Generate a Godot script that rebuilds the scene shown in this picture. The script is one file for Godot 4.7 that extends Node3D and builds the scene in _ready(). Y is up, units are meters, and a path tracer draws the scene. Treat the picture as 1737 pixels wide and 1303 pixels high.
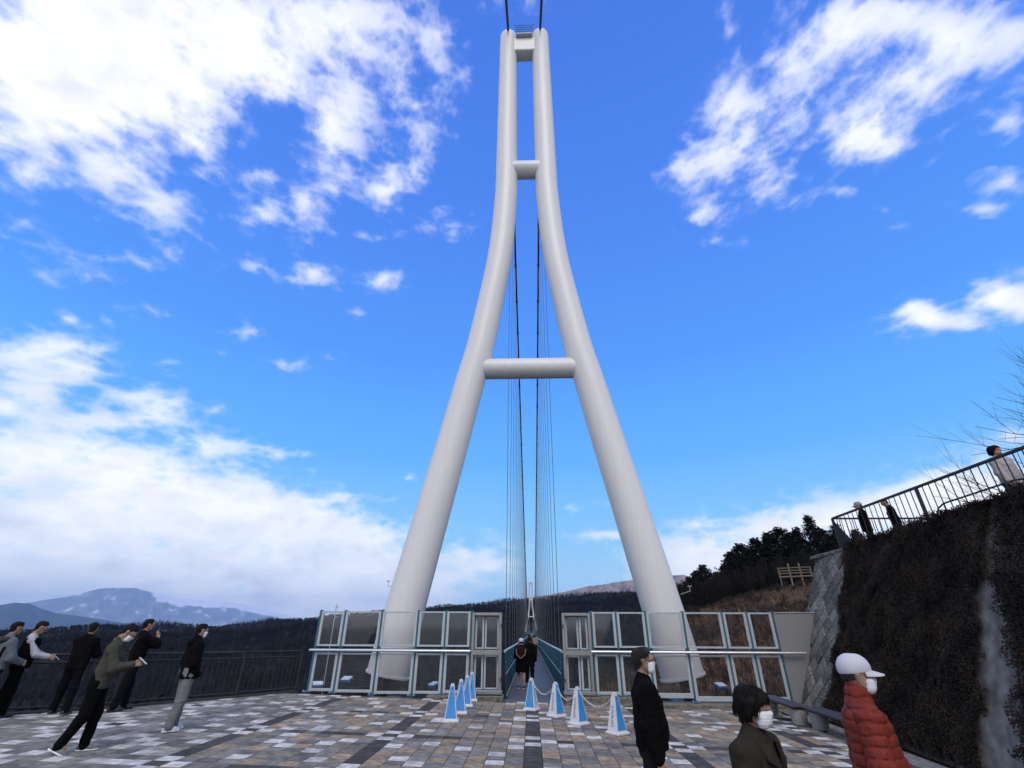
extends Node3D
# A suspension footbridge seen from the plaza at its near end: white A-shaped tower, glass screen, patterned paving, visitors, planted retaining wall.

const SLOPE := 0.022          # the plaza falls to the right
const TOWER_Z := -17.5
const FENCE_Z := -15.7
var counts := {}
var part_counts := {}
var mats := {}
var rng := RandomNumberGenerator.new()

const CLOUDS := [
	[-64.7,44.1,0.146,0.078,-0.199,0.153,1.00],[-59.3,48.9,0.138,0.071,-0.174,0.154,1.00],[-60.0,41.7,0.170,0.082,-0.233,0.224,1.00],[-53.1,47.7,0.194,0.088,-0.178,0.197,0.80],
	[-51.6,53.9,0.169,0.079,-0.203,0.219,0.86],[-61.2,37.4,0.309,0.147,-0.431,0.424,0.75],[-43.2,54.5,0.232,0.091,-0.208,0.294,0.66],[-38.7,59.5,0.202,0.074,-0.150,0.238,0.60],
	[-32.4,54.3,0.378,0.108,-0.104,0.218,0.55],[-27.9,60.3,0.287,0.074,-0.116,0.276,0.53],[-22.1,57.7,0.330,0.064,-0.126,0.408,0.50],[-43.0,59.6,0.156,0.064,-0.276,0.381,0.60],
	[-49.4,45.1,0.453,0.185,-0.315,0.409,0.75],[-33.7,63.0,0.301,0.099,-0.223,0.407,0.50],[-53.9,38.7,0.329,0.140,-0.328,0.411,0.74],[-49.5,37.6,0.472,0.184,-0.239,0.358,0.74],
	[-55.6,38.9,0.597,0.263,-0.470,0.551,0.66],[-59.0,35.3,0.449,0.204,-0.379,0.425,0.54],[-19.6,63.7,0.495,0.090,-0.099,0.348,0.54],[-34.0,51.5,0.567,0.166,-0.137,0.280,0.60],
	[-22.0,50.7,0.262,0.048,-0.132,0.469,0.64],[-23.8,48.2,0.521,0.101,-0.217,0.724,0.70],[-34.8,44.1,0.603,0.171,-0.141,0.313,0.66],[-39.5,41.2,0.510,0.161,-0.317,0.624,0.66],
	[-31.3,37.3,0.360,0.088,-0.255,0.746,0.70],[-21.4,38.8,0.427,0.070,-0.233,1.043,0.60],[-36.3,29.5,0.585,0.163,-0.321,0.946,0.60],[-38.6,36.0,0.323,0.097,-0.558,1.275,0.50],
	[-14.5,45.8,0.296,0.033,-0.154,0.957,0.38],[-51.4,25.1,1.227,0.472,-0.862,1.724,0.48],[-54.1,28.2,1.021,0.414,-1.050,1.721,0.38],[-24.9,34.0,0.953,0.181,-0.346,1.444,0.38],
	[-43.3,23.8,0.932,0.305,-0.728,2.031,0.36],[-41.1,44.7,0.605,0.204,-0.508,0.888,0.48],[-46.7,42.7,0.759,0.288,-0.775,1.150,0.46],[-46.0,34.3,0.505,0.180,-0.542,0.992,0.46],
	[-25.5,43.0,0.597,0.121,-0.378,1.265,0.43],[-18.9,54.5,0.529,0.084,-0.179,0.722,0.50],[-31.5,46.7,0.747,0.194,-0.329,0.794,0.48],[-46.4,28.5,0.622,0.219,-0.635,1.349,0.41],
	[-51.7,29.1,0.595,0.232,-0.692,1.199,0.41],[-31.8,26.7,0.555,0.134,-0.431,1.653,0.41],[-37.6,26.5,0.824,0.236,-0.621,1.923,0.38],[-55.1,30.2,0.427,0.177,-0.718,1.068,0.41],
	[-58.1,30.3,0.558,0.244,-0.734,0.970,0.48],[-26.7,28.5,0.649,0.131,-0.402,1.809,0.36],[-48.6,32.5,0.718,0.268,-0.659,1.155,0.41],[-11.7,61.0,1.035,0.103,-0.123,0.818,0.41],
	[-13.4,48.2,0.746,0.077,-0.120,0.787,0.41],[-53.7,20.7,0.460,0.183,-0.209,0.462,0.70],[-50.8,22.5,0.413,0.157,-0.221,0.502,0.70],[-51.2,18.5,0.329,0.125,-0.172,0.462,0.80],
	[-48.5,21.4,0.592,0.215,-0.338,0.869,0.72],[-52.0,16.6,0.461,0.178,-0.331,0.957,0.80],[-41.6,19.7,0.409,0.129,-0.167,0.592,0.68],[-45.3,19.7,0.556,0.190,-0.395,1.224,0.60],
	[-45.6,17.2,0.191,0.066,-0.278,0.982,0.74],[-37.4,20.2,0.853,0.243,-0.397,1.595,0.50],[-49.0,12.8,0.189,0.070,-0.079,0.326,0.95],[-42.5,13.7,0.184,0.060,-0.073,0.358,0.90],
	[-35.4,17.1,0.206,0.056,-0.177,0.896,0.66],[-29.4,17.2,0.421,0.095,-0.203,1.289,0.72],[-38.2,12.2,0.170,0.050,-0.069,0.437,0.90],[-45.8,8.4,0.128,0.045,-0.048,0.338,1.00],
	[-35.8,9.1,0.111,0.031,-0.032,0.298,1.00],[-29.9,11.5,0.196,0.046,-0.040,0.366,0.90],[-24.2,10.2,0.206,0.039,-0.027,0.359,0.85],[-38.4,5.1,0.063,0.019,-0.026,0.393,1.00],
	[-22.2,6.0,0.128,0.023,-0.016,0.375,0.95],[-17.6,8.1,0.223,0.031,-0.014,0.321,0.80],[-13.8,3.9,0.131,0.014,-0.008,0.420,0.80],[-8.2,7.1,0.213,0.012,-0.009,0.528,0.74],
	[-18.0,2.7,0.103,0.015,-0.010,0.581,0.85],[-5.4,6.8,0.370,0.012,-0.008,0.720,0.60],[-28.3,2.4,0.094,0.022,-0.016,0.623,1.00],[-45.2,2.3,0.232,0.083,-0.025,0.568,0.85],
	[-15.2,15.9,1.222,0.138,-0.200,2.931,0.60],[-16.9,13.4,0.501,0.064,-0.165,2.511,0.48],[-22.3,13.5,0.526,0.090,-0.139,1.539,0.48],[36.6,48.0,0.260,-0.087,0.215,0.366,0.63],
	[31.3,48.4,0.313,-0.090,0.177,0.363,0.62],[35.6,52.6,0.517,-0.176,0.262,0.430,0.65],[27.4,43.9,0.470,-0.116,0.274,0.707,0.58],[26.5,48.9,0.551,-0.136,0.265,0.651,0.58],
	[40.2,50.1,0.317,-0.118,0.291,0.422,0.57],[44.7,52.1,0.401,-0.170,0.239,0.287,0.58],[49.6,52.2,0.306,-0.144,0.310,0.314,0.66],[53.2,52.2,0.251,-0.127,0.482,0.430,0.66],
	[49.3,44.7,0.316,-0.137,0.289,0.332,0.66],[46.3,44.0,0.422,-0.172,0.364,0.470,0.65],[54.2,44.9,0.348,-0.166,0.439,0.419,0.63],[58.4,44.6,0.336,-0.171,0.513,0.419,0.63],
	[61.5,43.7,0.490,-0.260,0.461,0.334,0.66],[57.8,47.5,0.428,-0.223,0.527,0.418,0.53],[56.5,50.4,0.405,-0.213,0.701,0.562,0.63],[48.9,41.9,0.560,-0.236,0.449,0.550,0.58],
	[36.9,43.6,0.458,-0.149,0.294,0.532,0.44],[39.3,59.0,1.581,-0.638,0.353,0.469,0.42],[29.1,40.5,0.667,-0.171,0.595,1.529,0.42],[45.6,26.1,0.314,-0.115,0.337,0.708,0.85],
	[45.0,27.6,0.763,-0.278,0.588,1.195,0.70],[47.8,24.7,0.632,-0.241,0.613,1.252,0.70],[50.7,25.8,0.494,-0.199,0.361,0.638,0.90],[51.6,24.5,0.708,-0.288,0.507,0.912,0.80],
	[46.2,36.9,1.463,-0.566,1.363,2.037,0.42],[52.8,33.2,0.661,-0.282,1.465,1.903,0.44],[57.5,38.2,0.946,-0.450,0.891,0.853,0.53],[54.9,34.3,0.791,-0.353,0.928,1.077,0.42],
	[46.5,35.1,1.595,-0.615,1.760,2.728,0.32],[43.4,40.4,1.020,-0.380,1.316,2.015,0.32],[5.1,13.0,0.723,-0.041,0.033,1.349,0.72],[8.0,13.5,0.664,-0.054,0.069,1.859,0.66],
	[9.7,9.7,0.274,-0.027,0.053,1.727,0.66],[19.0,10.6,0.407,-0.070,0.105,1.601,0.60],[18.5,8.0,0.184,-0.032,0.028,0.590,0.85],[26.9,9.2,0.168,-0.040,0.051,0.614,0.90],
	[32.8,9.8,0.186,-0.053,0.067,0.599,0.95],[39.1,10.6,0.214,-0.070,0.097,0.633,0.95],[41.1,11.6,0.351,-0.119,0.249,1.369,0.70],[22.3,6.1,0.111,-0.023,0.021,0.497,1.00],
	[44.7,10.7,0.276,-0.100,0.097,0.510,1.00],[41.7,8.7,0.172,-0.060,0.046,0.338,1.00],[14.9,4.8,0.204,-0.030,0.014,0.679,0.70],[46.9,14.7,0.933,-0.350,0.466,1.639,0.48]]

# ---------------------------------------------------------------- naming
func numbered(called: String) -> String:
	var n: int = counts.get(called, 0)
	counts[called] = n + 1
	return called if n == 0 else "%s_%03d" % [called, n]

func tag(o: Node, label: String, category: String, group := "") -> void:
	o.set_meta("label", label)
	o.set_meta("category", category)
	if group != "":
		o.set_meta("group", group)

func thing(called: String, label: String, category: String, at := Vector3.ZERO, turn := 0.0, group := "") -> Node3D:
	var o := Node3D.new()
	o.name = numbered(called)
	add_child(o, true)
	o.position = at
	o.rotation.y = turn
	tag(o, label, category, group)
	return o

func part(called: String, mesh: Mesh, m: Material, parent: Node) -> MeshInstance3D:
	var o := MeshInstance3D.new()
	var key := str(parent.get_instance_id()) + called
	var n: int = part_counts.get(key, 0)
	part_counts[key] = n + 1
	o.name = called if n == 0 else "%s_%03d" % [called, n]
	o.mesh = mesh
	o.material_override = m
	parent.add_child(o, true)
	return o

func structure(called: String, mesh: Mesh, m: Material) -> MeshInstance3D:
	var o := part(called, mesh, m, self)
	o.set_meta("kind", "structure")
	return o

func relabel(root: Node3D, label: String) -> Node3D:
	root.set_meta("label", label)
	return root

func copy(root: Node3D, called: String, at: Vector3, turn: float, label: String) -> Node3D:
	var r: Node3D = root.duplicate()
	r.name = numbered(called)
	add_child(r, true)
	r.position = at
	r.rotation.y = turn
	r.set_meta("label", label)
	return r

# ---------------------------------------------------------------- materials
func lin(r: float, g: float, b: float) -> Color:
	return Color(r, g, b).linear_to_srgb()

func mat(called: String, c: Color, rough := 0.8, metal := 0.0) -> StandardMaterial3D:
	if mats.has(called):
		return mats[called]
	var m := StandardMaterial3D.new()
	m.resource_name = called
	m.albedo_color = c.linear_to_srgb()
	m.roughness = rough
	m.metallic = metal
	m.metallic_specular = 0.5 if rough < 0.7 else 0.3
	mats[called] = m
	return m

var tex_cache := {}

func speckle(seed_: int, freq: float, octaves: int, lo: float, hi: float, size := 256, bias := 1.0) -> ImageTexture:
	var key := str([seed_, freq, octaves, lo, hi, size, bias])
	if tex_cache.has(key):
		return tex_cache[key]
	var fn := FastNoiseLite.new()
	fn.seed = seed_
	fn.noise_type = FastNoiseLite.TYPE_SIMPLEX_SMOOTH
	fn.frequency = freq
	fn.fractal_octaves = octaves
	var im := fn.get_seamless_image(size, size)
	im.convert(Image.FORMAT_L8)
	var d := im.get_data()
	for i in d.size():
		d[i] = int(255.0 * lerpf(lo, hi, pow(d[i] / 255.0, bias)))
	tex_cache[key] = ImageTexture.create_from_image(Image.create_from_data(size, size, false, Image.FORMAT_L8, d))
	return tex_cache[key]

func grain(m: StandardMaterial3D, tex: Texture2D, scale: float, world := false, bump: Texture2D = null, depth := 0.0) -> StandardMaterial3D:
	m.albedo_texture = tex
	m.uv1_triplanar = true
	m.uv1_world_triplanar = world
	m.uv1_scale = Vector3(scale, scale, scale)
	if bump:
		m.heightmap_enabled = true
		m.heightmap_texture = bump
		m.heightmap_scale = depth
	return m

# ---------------------------------------------------------------- mesh building
func begin() -> SurfaceTool:
	var st := SurfaceTool.new()
	st.begin(Mesh.PRIMITIVE_TRIANGLES)
	return st

func finish(st: SurfaceTool) -> ArrayMesh:
	st.generate_normals()
	return st.commit()

func tri(st: SurfaceTool, a: Vector3, b: Vector3, c: Vector3, away: Vector3) -> void:
	# wound so that the front points away from a point inside
	if (b - a).cross(c - a).dot((a + b + c) / 3.0 - away) > 0.0:
		var t := b
		b = c
		c = t
	st.add_vertex(a)
	st.add_vertex(b)
	st.add_vertex(c)

func quad(st: SurfaceTool, a: Vector3, b: Vector3, c: Vector3, d: Vector3, away: Vector3) -> void:
	tri(st, a, b, c, away)
	tri(st, a, c, d, away)

func box(st: SurfaceTool, cen: Vector3, size: Vector3, bas := Basis.IDENTITY, ch := 0.0) -> void:
	st.set_smooth_group(-1)
	var h := size * 0.5
	if ch <= 0.0:
		var p := []
		for k in 8:
			p.append(cen + bas * Vector3(h.x if k & 1 else -h.x, h.y if k & 2 else -h.y, h.z if k & 4 else -h.z))
		for q in [[0, 1, 3, 2], [4, 5, 7, 6], [0, 1, 5, 4], [2, 3, 7, 6], [0, 2, 6, 4], [1, 3, 7, 5]]:
			quad(st, p[q[0]], p[q[1]], p[q[2]], p[q[3]], cen)
		return
	# chamfered: each corner becomes three points
	var v := {}
	for k in 8:
		var s := Vector3(1 if k & 1 else -1, 1 if k & 2 else -1, 1 if k & 4 else -1)
		for a in 3:
			var e := Vector3(h.x - ch, h.y - ch, h.z - ch)
			e[a] = h[a]
			v[k * 3 + a] = cen + bas * (e * s)
	var faces := [[0, 1, 3, 2, 2], [4, 5, 7, 6, 2], [0, 1, 5, 4, 1], [2, 3, 7, 6, 1], [0, 2, 6, 4, 0], [1, 3, 7, 5, 0]]
	for q in faces:
		quad(st, v[q[0] * 3 + q[4]], v[q[1] * 3 + q[4]], v[q[2] * 3 + q[4]], v[q[3] * 3 + q[4]], cen)
	for k in 8:
		tri(st, v[k * 3], v[k * 3 + 1], v[k * 3 + 2], cen)
		for a in 3:
			var o := k ^ (1 << a)
			if o > k:
				var b := (a + 1) % 3
				var c := (a + 2) % 3
				quad(st, v[k * 3 + b], v[o * 3 + b], v[o * 3 + c], v[k * 3 + c], cen)

func box_mesh(size: Vector3, ch := 0.0) -> ArrayMesh:
	var st := begin()
	box(st, Vector3.ZERO, size, Basis.IDENTITY, ch)
	return finish(st)

func bar(st: SurfaceTool, a: Vector3, b: Vector3, w: float, d: float, ch := 0.0) -> void:
	# a straight bar of w x d between two points
	var y := (b - a).normalized()
	var x := Vector3.RIGHT if absf(y.x) < 0.9 else Vector3.BACK
	var z := x.cross(y).normalized()
	x = y.cross(z)
	box(st, (a + b) * 0.5, Vector3(w, (b - a).length(), d), Basis(x, y, z), ch)

func tube(st: SurfaceTool, pts: Array, radii: Array, sides := 8, caps := true) -> void:
	st.set_smooth_group(1)
	var rings := []
	var nrm := Vector3.ZERO
	for i in pts.size():
		var t: Vector3 = (pts[mini(i + 1, pts.size() - 1)] - pts[maxi(i - 1, 0)]).normalized()
		if i == 0:
			nrm = (Vector3.UP if absf(t.y) < 0.9 else Vector3.RIGHT).cross(t).normalized()
		else:
			nrm = (nrm - t * nrm.dot(t)).normalized()
		var bi := t.cross(nrm)
		var ring := []
		for k in sides:
			var a := TAU * k / sides
			ring.append(pts[i] + (nrm * cos(a) + bi * sin(a)) * radii[mini(i, radii.size() - 1)])
		rings.append(ring)
	for i in pts.size() - 1:
		for k in sides:
			var k2 := (k + 1) % sides
			quad(st, rings[i][k], rings[i][k2], rings[i + 1][k2], rings[i + 1][k], (pts[i] + pts[i + 1]) * 0.5)
	if caps:
		st.set_smooth_group(-1)
		var n := pts.size() - 1
		for k in sides:
			var k2 := (k + 1) % sides
			tri(st, pts[0], rings[0][k], rings[0][k2], pts[1])
			tri(st, pts[n], rings[n][k], rings[n][k2], pts[n - 1])

func lathe(st: SurfaceTool, at: Vector3, prof: Array, sides := 16, smooth := true) -> void:
	# prof: [radius, height] pairs about the y axis
	st.set_smooth_group(1 if smooth else -1)
	var mid := at + Vector3(0, (prof[0][1] + prof[-1][1]) * 0.5, 0)
	for i in prof.size() - 1:
		for k in sides:
			var a := TAU * k / sides
			var b := TAU * (k + 1) / sides
			var p0 := at + Vector3(cos(a) * prof[i][0], prof[i][1], sin(a) * prof[i][0])
			var p1 := at + Vector3(cos(b) * prof[i][0], prof[i][1], sin(b) * prof[i][0])
			var p2 := at + Vector3(cos(b) * prof[i + 1][0], prof[i + 1][1], sin(b) * prof[i + 1][0])
			var p3 := at + Vector3(cos(a) * prof[i + 1][0], prof[i + 1][1], sin(a) * prof[i + 1][0])
			if prof[i][0] > 1e-5:
				tri(st, p0, p1, p2, mid)
			if prof[i + 1][0] > 1e-5:
				tri(st, p0, p2, p3, mid)

func prism(st: SurfaceTool, poly: Array, off: Vector3) -> void:
	# a convex outline swept by off
	st.set_smooth_group(-1)
	var cen := Vector3.ZERO
	for p in poly:
		cen += p
	cen = cen / poly.size() + off * 0.5
	for i in range(1, poly.size() - 1):
		tri(st, poly[0], poly[i], poly[i + 1], cen)
		tri(st, poly[0] + off, poly[i] + off, poly[i + 1] + off, cen)
	for i in poly.size():
		var j := (i + 1) % poly.size()
		quad(st, poly[i], poly[j], poly[j] + off, poly[i] + off, cen)

func ground_y(x: float) -> float:
	return -SLOPE * x

func table(t: Array, x: float) -> float:
	if x <= t[0][0]:
		return t[0][1]
	for i in t.size() - 1:
		if x <= t[i + 1][0]:
			return lerpf(t[i][1], t[i + 1][1], (x - t[i][0]) / (t[i + 1][0] - t[i][0]))
	return t[-1][1]

func scatter(called: String, mesh: Mesh, m: Material, xf: Array, cols: Array, parent: Node) -> MultiMeshInstance3D:
	var mm := MultiMesh.new()
	mm.transform_format = MultiMesh.TRANSFORM_3D
	mm.use_colors = cols.size() > 0
	mm.mesh = mesh
	mm.instance_count = xf.size()
	for i in xf.size():
		mm.set_instance_transform(i, xf[i])
		if cols.size():
			mm.set_instance_color(i, cols[i])
	var o := MultiMeshInstance3D.new()
	var key := str(parent.get_instance_id()) + called
	var n: int = part_counts.get(key, 0)
	part_counts[key] = n + 1
	o.name = called if n == 0 else "%s_%03d" % [called, n]
	o.multimesh = mm
	o.material_override = m
	o.set_meta("kind", "stuff")
	parent.add_child(o, true)
	return o

# ---------------------------------------------------------------- sky
func cloud_cover() -> PackedFloat32Array:
	# coverage by direction, 0.25 degree cells, azimuth -80..80, elevation 0..80
	var cov := PackedFloat32Array()
	cov.resize(640 * 320)
	for b in CLOUDS:
		var c: float = maxf(0.25, cos(deg_to_rad(b[1])))
		# half extent of the ellipse in azimuth and elevation
		var det: float = b[2] * b[5] - b[3] * b[4]
		var ex: float = (absf(b[5]) + absf(b[3])) / absf(det) * 2.0 / c
		var ey: float = (absf(b[4]) + absf(b[2])) / absf(det) * 2.0
		var x0 := clampi(int((b[0] - ex + 80.0) * 4.0), 0, 639)
		var x1 := clampi(int((b[0] + ex + 80.0) * 4.0), 0, 639)
		var y0 := clampi(int((b[1] - ey) * 4.0), 0, 319)
		var y1 := clampi(int((b[1] + ey) * 4.0), 0, 319)
		for j in range(y0, y1 + 1):
			for i in range(x0, x1 + 1):
				var u: float = ((i + 0.5) / 4.0 - 80.0 - b[0]) * c
				var v: float = (j + 0.5) / 4.0 - b[1]
				var p: float = b[2] * u + b[3] * v
				var q: float = b[4] * u + b[5] * v
				var r := p * p + q * q
				if r < 5.0:
					var k := j * 640 + i
					cov[k] = 1.0 - (1.0 - cov[k]) * (1.0 - b[6] * exp(-r * 0.9))
	return cov

const BLUE := [[0.0, 0.577, 0.763, 0.883], [4.0, 0.446, 0.707, 0.893], [9.0, 0.251, 0.567, 0.893], [18.0, 0.116, 0.4, 0.874], [30.0, 0.076, 0.279, 0.828], [45.0, 0.063, 0.209, 0.744], [65.0, 0.052, 0.163, 0.651], [90.0, 0.047, 0.144, 0.614]]
var cov: PackedFloat32Array
var n_shape := FastNoiseLite.new()
var n_wisp := FastNoiseLite.new()
var n_open := FastNoiseLite.new()
var n_streak := FastNoiseLite.new()

func sky_at(az: float, el: float) -> Color:
	var base := Color(BLUE[-1][1], BLUE[-1][2], BLUE[-1][3])
	for i in BLUE.size() - 1:
		if el <= BLUE[i + 1][0]:
			var t: float = (el - BLUE[i][0]) / (BLUE[i + 1][0] - BLUE[i][0])
			base = Color(lerpf(BLUE[i][1], BLUE[i + 1][1], t), lerpf(BLUE[i][2], BLUE[i + 1][2], t), lerpf(BLUE[i][3], BLUE[i + 1][3], t))
			break
	var e := deg_to_rad(el)
	var a := deg_to_rad(az)
	var d := Vector3(sin(a) * cos(e), sin(e), -cos(a) * cos(e))
	# outside the picture the same broken cloud goes on at random
	var out := clampf(maxf((absf(az + 2.0) - 62.0) / 14.0, (el - 66.0) / 9.0), 0.0, 1.0)
	var c := 0.0
	if out < 1.0:
		var fx := (az + 80.0) * 4.0 - 0.5
		var fy := el * 4.0 - 0.5
		var ix := clampi(int(fx), 0, 638)
		var iy := clampi(int(fy), 0, 318)
		var tx := clampf(fx - ix, 0.0, 1.0)
		var ty := clampf(fy - iy, 0.0, 1.0)
		var k := iy * 640 + ix
		c = lerpf(lerpf(cov[k], cov[k + 1], tx), lerpf(cov[k + 640], cov[k + 641], tx), ty)
	if out > 0.0:
		var r := clampf(0.68 + 1.1 * n_open.get_noise_3d(d.x, d.y * 1.7, d.z) + 0.45 * clampf(1.0 - el / 12.0, 0.0, 1.0), 0.0, 1.0)
		c = lerpf(c, r, out)
	if c < 0.02:
		return base
	var q := Vector3(d.x, d.y * 1.5, d.z)
	var s := n_shape.get_noise_3dv(q)
	var w := n_wisp.get_noise_3dv(q)
	# torn streaks: the same noise drawn out along one direction
	var st := n_streak.get_noise_3d(d.x * 1.0 + d.y * 0.9, d.y * 2.6 - d.x * 0.5, d.z)
	var x := c + (0.66 * s + 0.46 * st) * (1.0 - 0.5 * c * c) + 0.34 * w * (1.0 - 0.6 * c)
	var alpha := pow(smoothstep(0.16, 1.06, x), 1.3)
	alpha *= clampf(0.28 + 0.80 * c, 0.0, 1.0)
	var thick := clampf((x - 0.55) * 1.6, 0.0, 1.0)
	var shade := clampf(0.45 + 1.3 * n_open.get_noise_3d(q.x * 3.1 + 7.0, q.y * 4.5, q.z * 3.1) + 0.35 * w, 0.0, 1.0) * thick
	var cl := Color(0.955, 0.962, 0.99).lerp(Color(0.62, 0.66, 0.80), shade * 0.75)
	return base.lerp(cl, clampf(alpha, 0.0, 1.0))

func make_sky() -> Sky:
	cov = cloud_cover()
	n_shape.seed = 11
	n_shape.noise_type = FastNoiseLite.TYPE_SIMPLEX_SMOOTH
	n_shape.frequency = 7.5
	n_shape.fractal_octaves = 6
	n_shape.fractal_gain = 0.62
	n_shape.domain_warp_enabled = true
	n_shape.domain_warp_amplitude = 0.045
	n_shape.domain_warp_frequency = 4.0
	n_wisp.seed = 5
	n_wisp.frequency = 26.0
	n_wisp.fractal_octaves = 4
	n_open.seed = 23
	n_open.frequency = 1.9
	n_open.fractal_octaves = 3
	n_streak.seed = 41
	n_streak.frequency = 9.0
	n_streak.fractal_type = FastNoiseLite.FRACTAL_RIDGED
	n_streak.fractal_octaves = 5
	n_streak.fractal_gain = 0.6
	var W := 3072
	var H := 1536
	var coarse := Image.create(512, 256, false, Image.FORMAT_RGB8)
	for j in 256:
		var el := 90.0 - (j + 0.5) * 180.0 / 256.0
		for i in 512:
			var az := wrapf((i + 0.5) * 360.0 / 512.0, -180.0, 180.0)
			coarse.set_pixel(i, j, (sky_at(az, el) if el > 0.0 else Color(0.30, 0.31, 0.33)).linear_to_srgb())
	coarse.resize(W, H, Image.INTERPOLATE_CUBIC)
	var half := int(W * 74.0 / 360.0)
	var rows0 := int(H * (90.0 - 72.0) / 180.0)
	for j in range(rows0, H / 2):
		var el := 90.0 - (j + 0.5) * 180.0 / H
		for i in range(-half, half):
			var az := (i + 0.5) * 360.0 / W
			coarse.set_pixel(posmod(i, W), j, sky_at(az, el).linear_to_srgb())
	var pm := PanoramaSkyMaterial.new()
	pm.panorama = ImageTexture.create_from_image(coarse)
	var sky := Sky.new()
	sky.sky_material = pm
	return sky

# ---------------------------------------------------------------- land
const RIDGE := [[-80.0, -0.4], [-60.0, -0.3], [-46.3, -0.1], [-41.5, 0.30], [-36.0, 0.42], [-33.0, 0.32], [-29.0, 0.62], [-22.5, 1.25], [-16.1, 1.9], [-11.7, 2.25], [-4.6, 2.8], [0.0, 3.05], [3.9, 3.45], [11.0, 3.95], [16.0, 4.1], [25.0, 4.2], [80.0, 4.5]]
const BANK := [[3.0, 0.2], [12.0, 0.9], [17.4, 1.7], [19.5, 2.15], [21.0, 2.7], [23.4, 3.3], [25.6, 3.8], [28.3, 4.2], [33.0, 4.7], [50.0, 5.2], [90.0, 5.2]]
var n_land := FastNoiseLite.new()

func land(az: float, r: float) -> float:
	var rough := n_land.get_noise_2d(sin(deg_to_rad(az)) * r, cos(deg_to_rad(az)) * r)
	var edge := table([[-90.0, 12.5], [-60.0, 15.0], [-40.0, 18.0], [-20.0, 21.0], [90.0, 22.0]], az)
	var R := 700.0
	var top := 1.75 + R * tan(deg_to_rad(table(RIDGE, az))) - 3.5
	var y := -0.35
	if r > R:
		y = top - (r - R) * 0.08
	elif r > 250.0:
		y = lerpf(-52.0, top, pow((r - 250.0) / (R - 250.0), 0.57))
	elif r > edge:
		y = lerpf(-0.35, -52.0, smoothstep(0.0, 1.0, minf(1.0, (r - edge) / 120.0)) * 0.6 + 0.4 * minf(1.0, (r - edge) / 120.0))
	y += rough * clampf((r - 30.0) / 60.0, 0.0, 1.0) * 5.0
	var w := smoothstep(3.0, 15.0, az)
	if w > 0.0 and r < 400.0:
		var b := 1.75 + maxf(r, 50.0) * tan(deg_to_rad(table(BANK, az)))
		if r < 50.0:
			b = lerpf(-0.4, b, clampf((r - 19.0) / 31.0, 0.0, 1.0))
		b += rough * clampf((r - 19.0) / 20.0, 0.0, 1.0) * 1.2
		var near := w * (1.0 - smoothstep(130.0, 400.0, r))
		y = lerpf(y, b, near)
	return y

func polar(az: float, r: float) -> Vector3:
	return Vector3(sin(deg_to_rad(az)) * r, land(az, r), -cos(deg_to_rad(az)) * r)

func make_land() -> void:
	n_land.seed = 3
	n_land.frequency = 0.012
	n_land.fractal_octaves = 4
	var radii := [9.0, 12.0, 14.0, 16.3, 18.0, 20.0, 22.0, 25.0]
	var r := 25.0
	while r < 1500.0:
		r *= 1.055
		radii.append(r)
	var st := begin()
	st.set_smooth_group(1)
	var na := 200
	var grid := []
	var tint := []
	for i in radii.size():
		var row := []
		var trow := []
		for k in na + 1:
			var az := -92.0 + 184.0 * k / na
			row.append(polar(az, radii[i]))
			var dry := smoothstep(4.0, 14.0, az) * (1.0 - smoothstep(95.0, 140.0, radii[i]))
			var nz := n_land.get_noise_2d(row[k].x * 9.0, row[k].z * 9.0)
			var c := Color(0.016, 0.013, 0.011).lerp(Color(0.125, 0.078, 0.050), dry)
			c = c * (1.0 + 0.9 * nz)
			c.a = 1.0
			trow.append(c)
		grid.append(row)
		tint.append(trow)
	for i in radii.size() - 1:
		for k in na:
			for t in [[[i, k], [i, k + 1], [i + 1, k + 1]], [[i, k], [i + 1, k + 1], [i + 1, k]]]:
				var p := []
				for q in t:
					p.append(grid[q[0]][q[1]])
				if (p[1] - p[0]).cross(p[2] - p[0]).y > 0.0:
					t.reverse()
				for q in t:
					st.set_color(tint[q[0]][q[1]])
					st.add_vertex(grid[q[0]][q[1]])
	var m := mat("earth", Color(1, 1, 1), 0.95)
	m.vertex_color_use_as_albedo = true
	grain(m, speckle(31, 0.03, 5, 0.45, 1.0, 512), 0.13, true)
	structure("terrain", finish(st), m)

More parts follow.
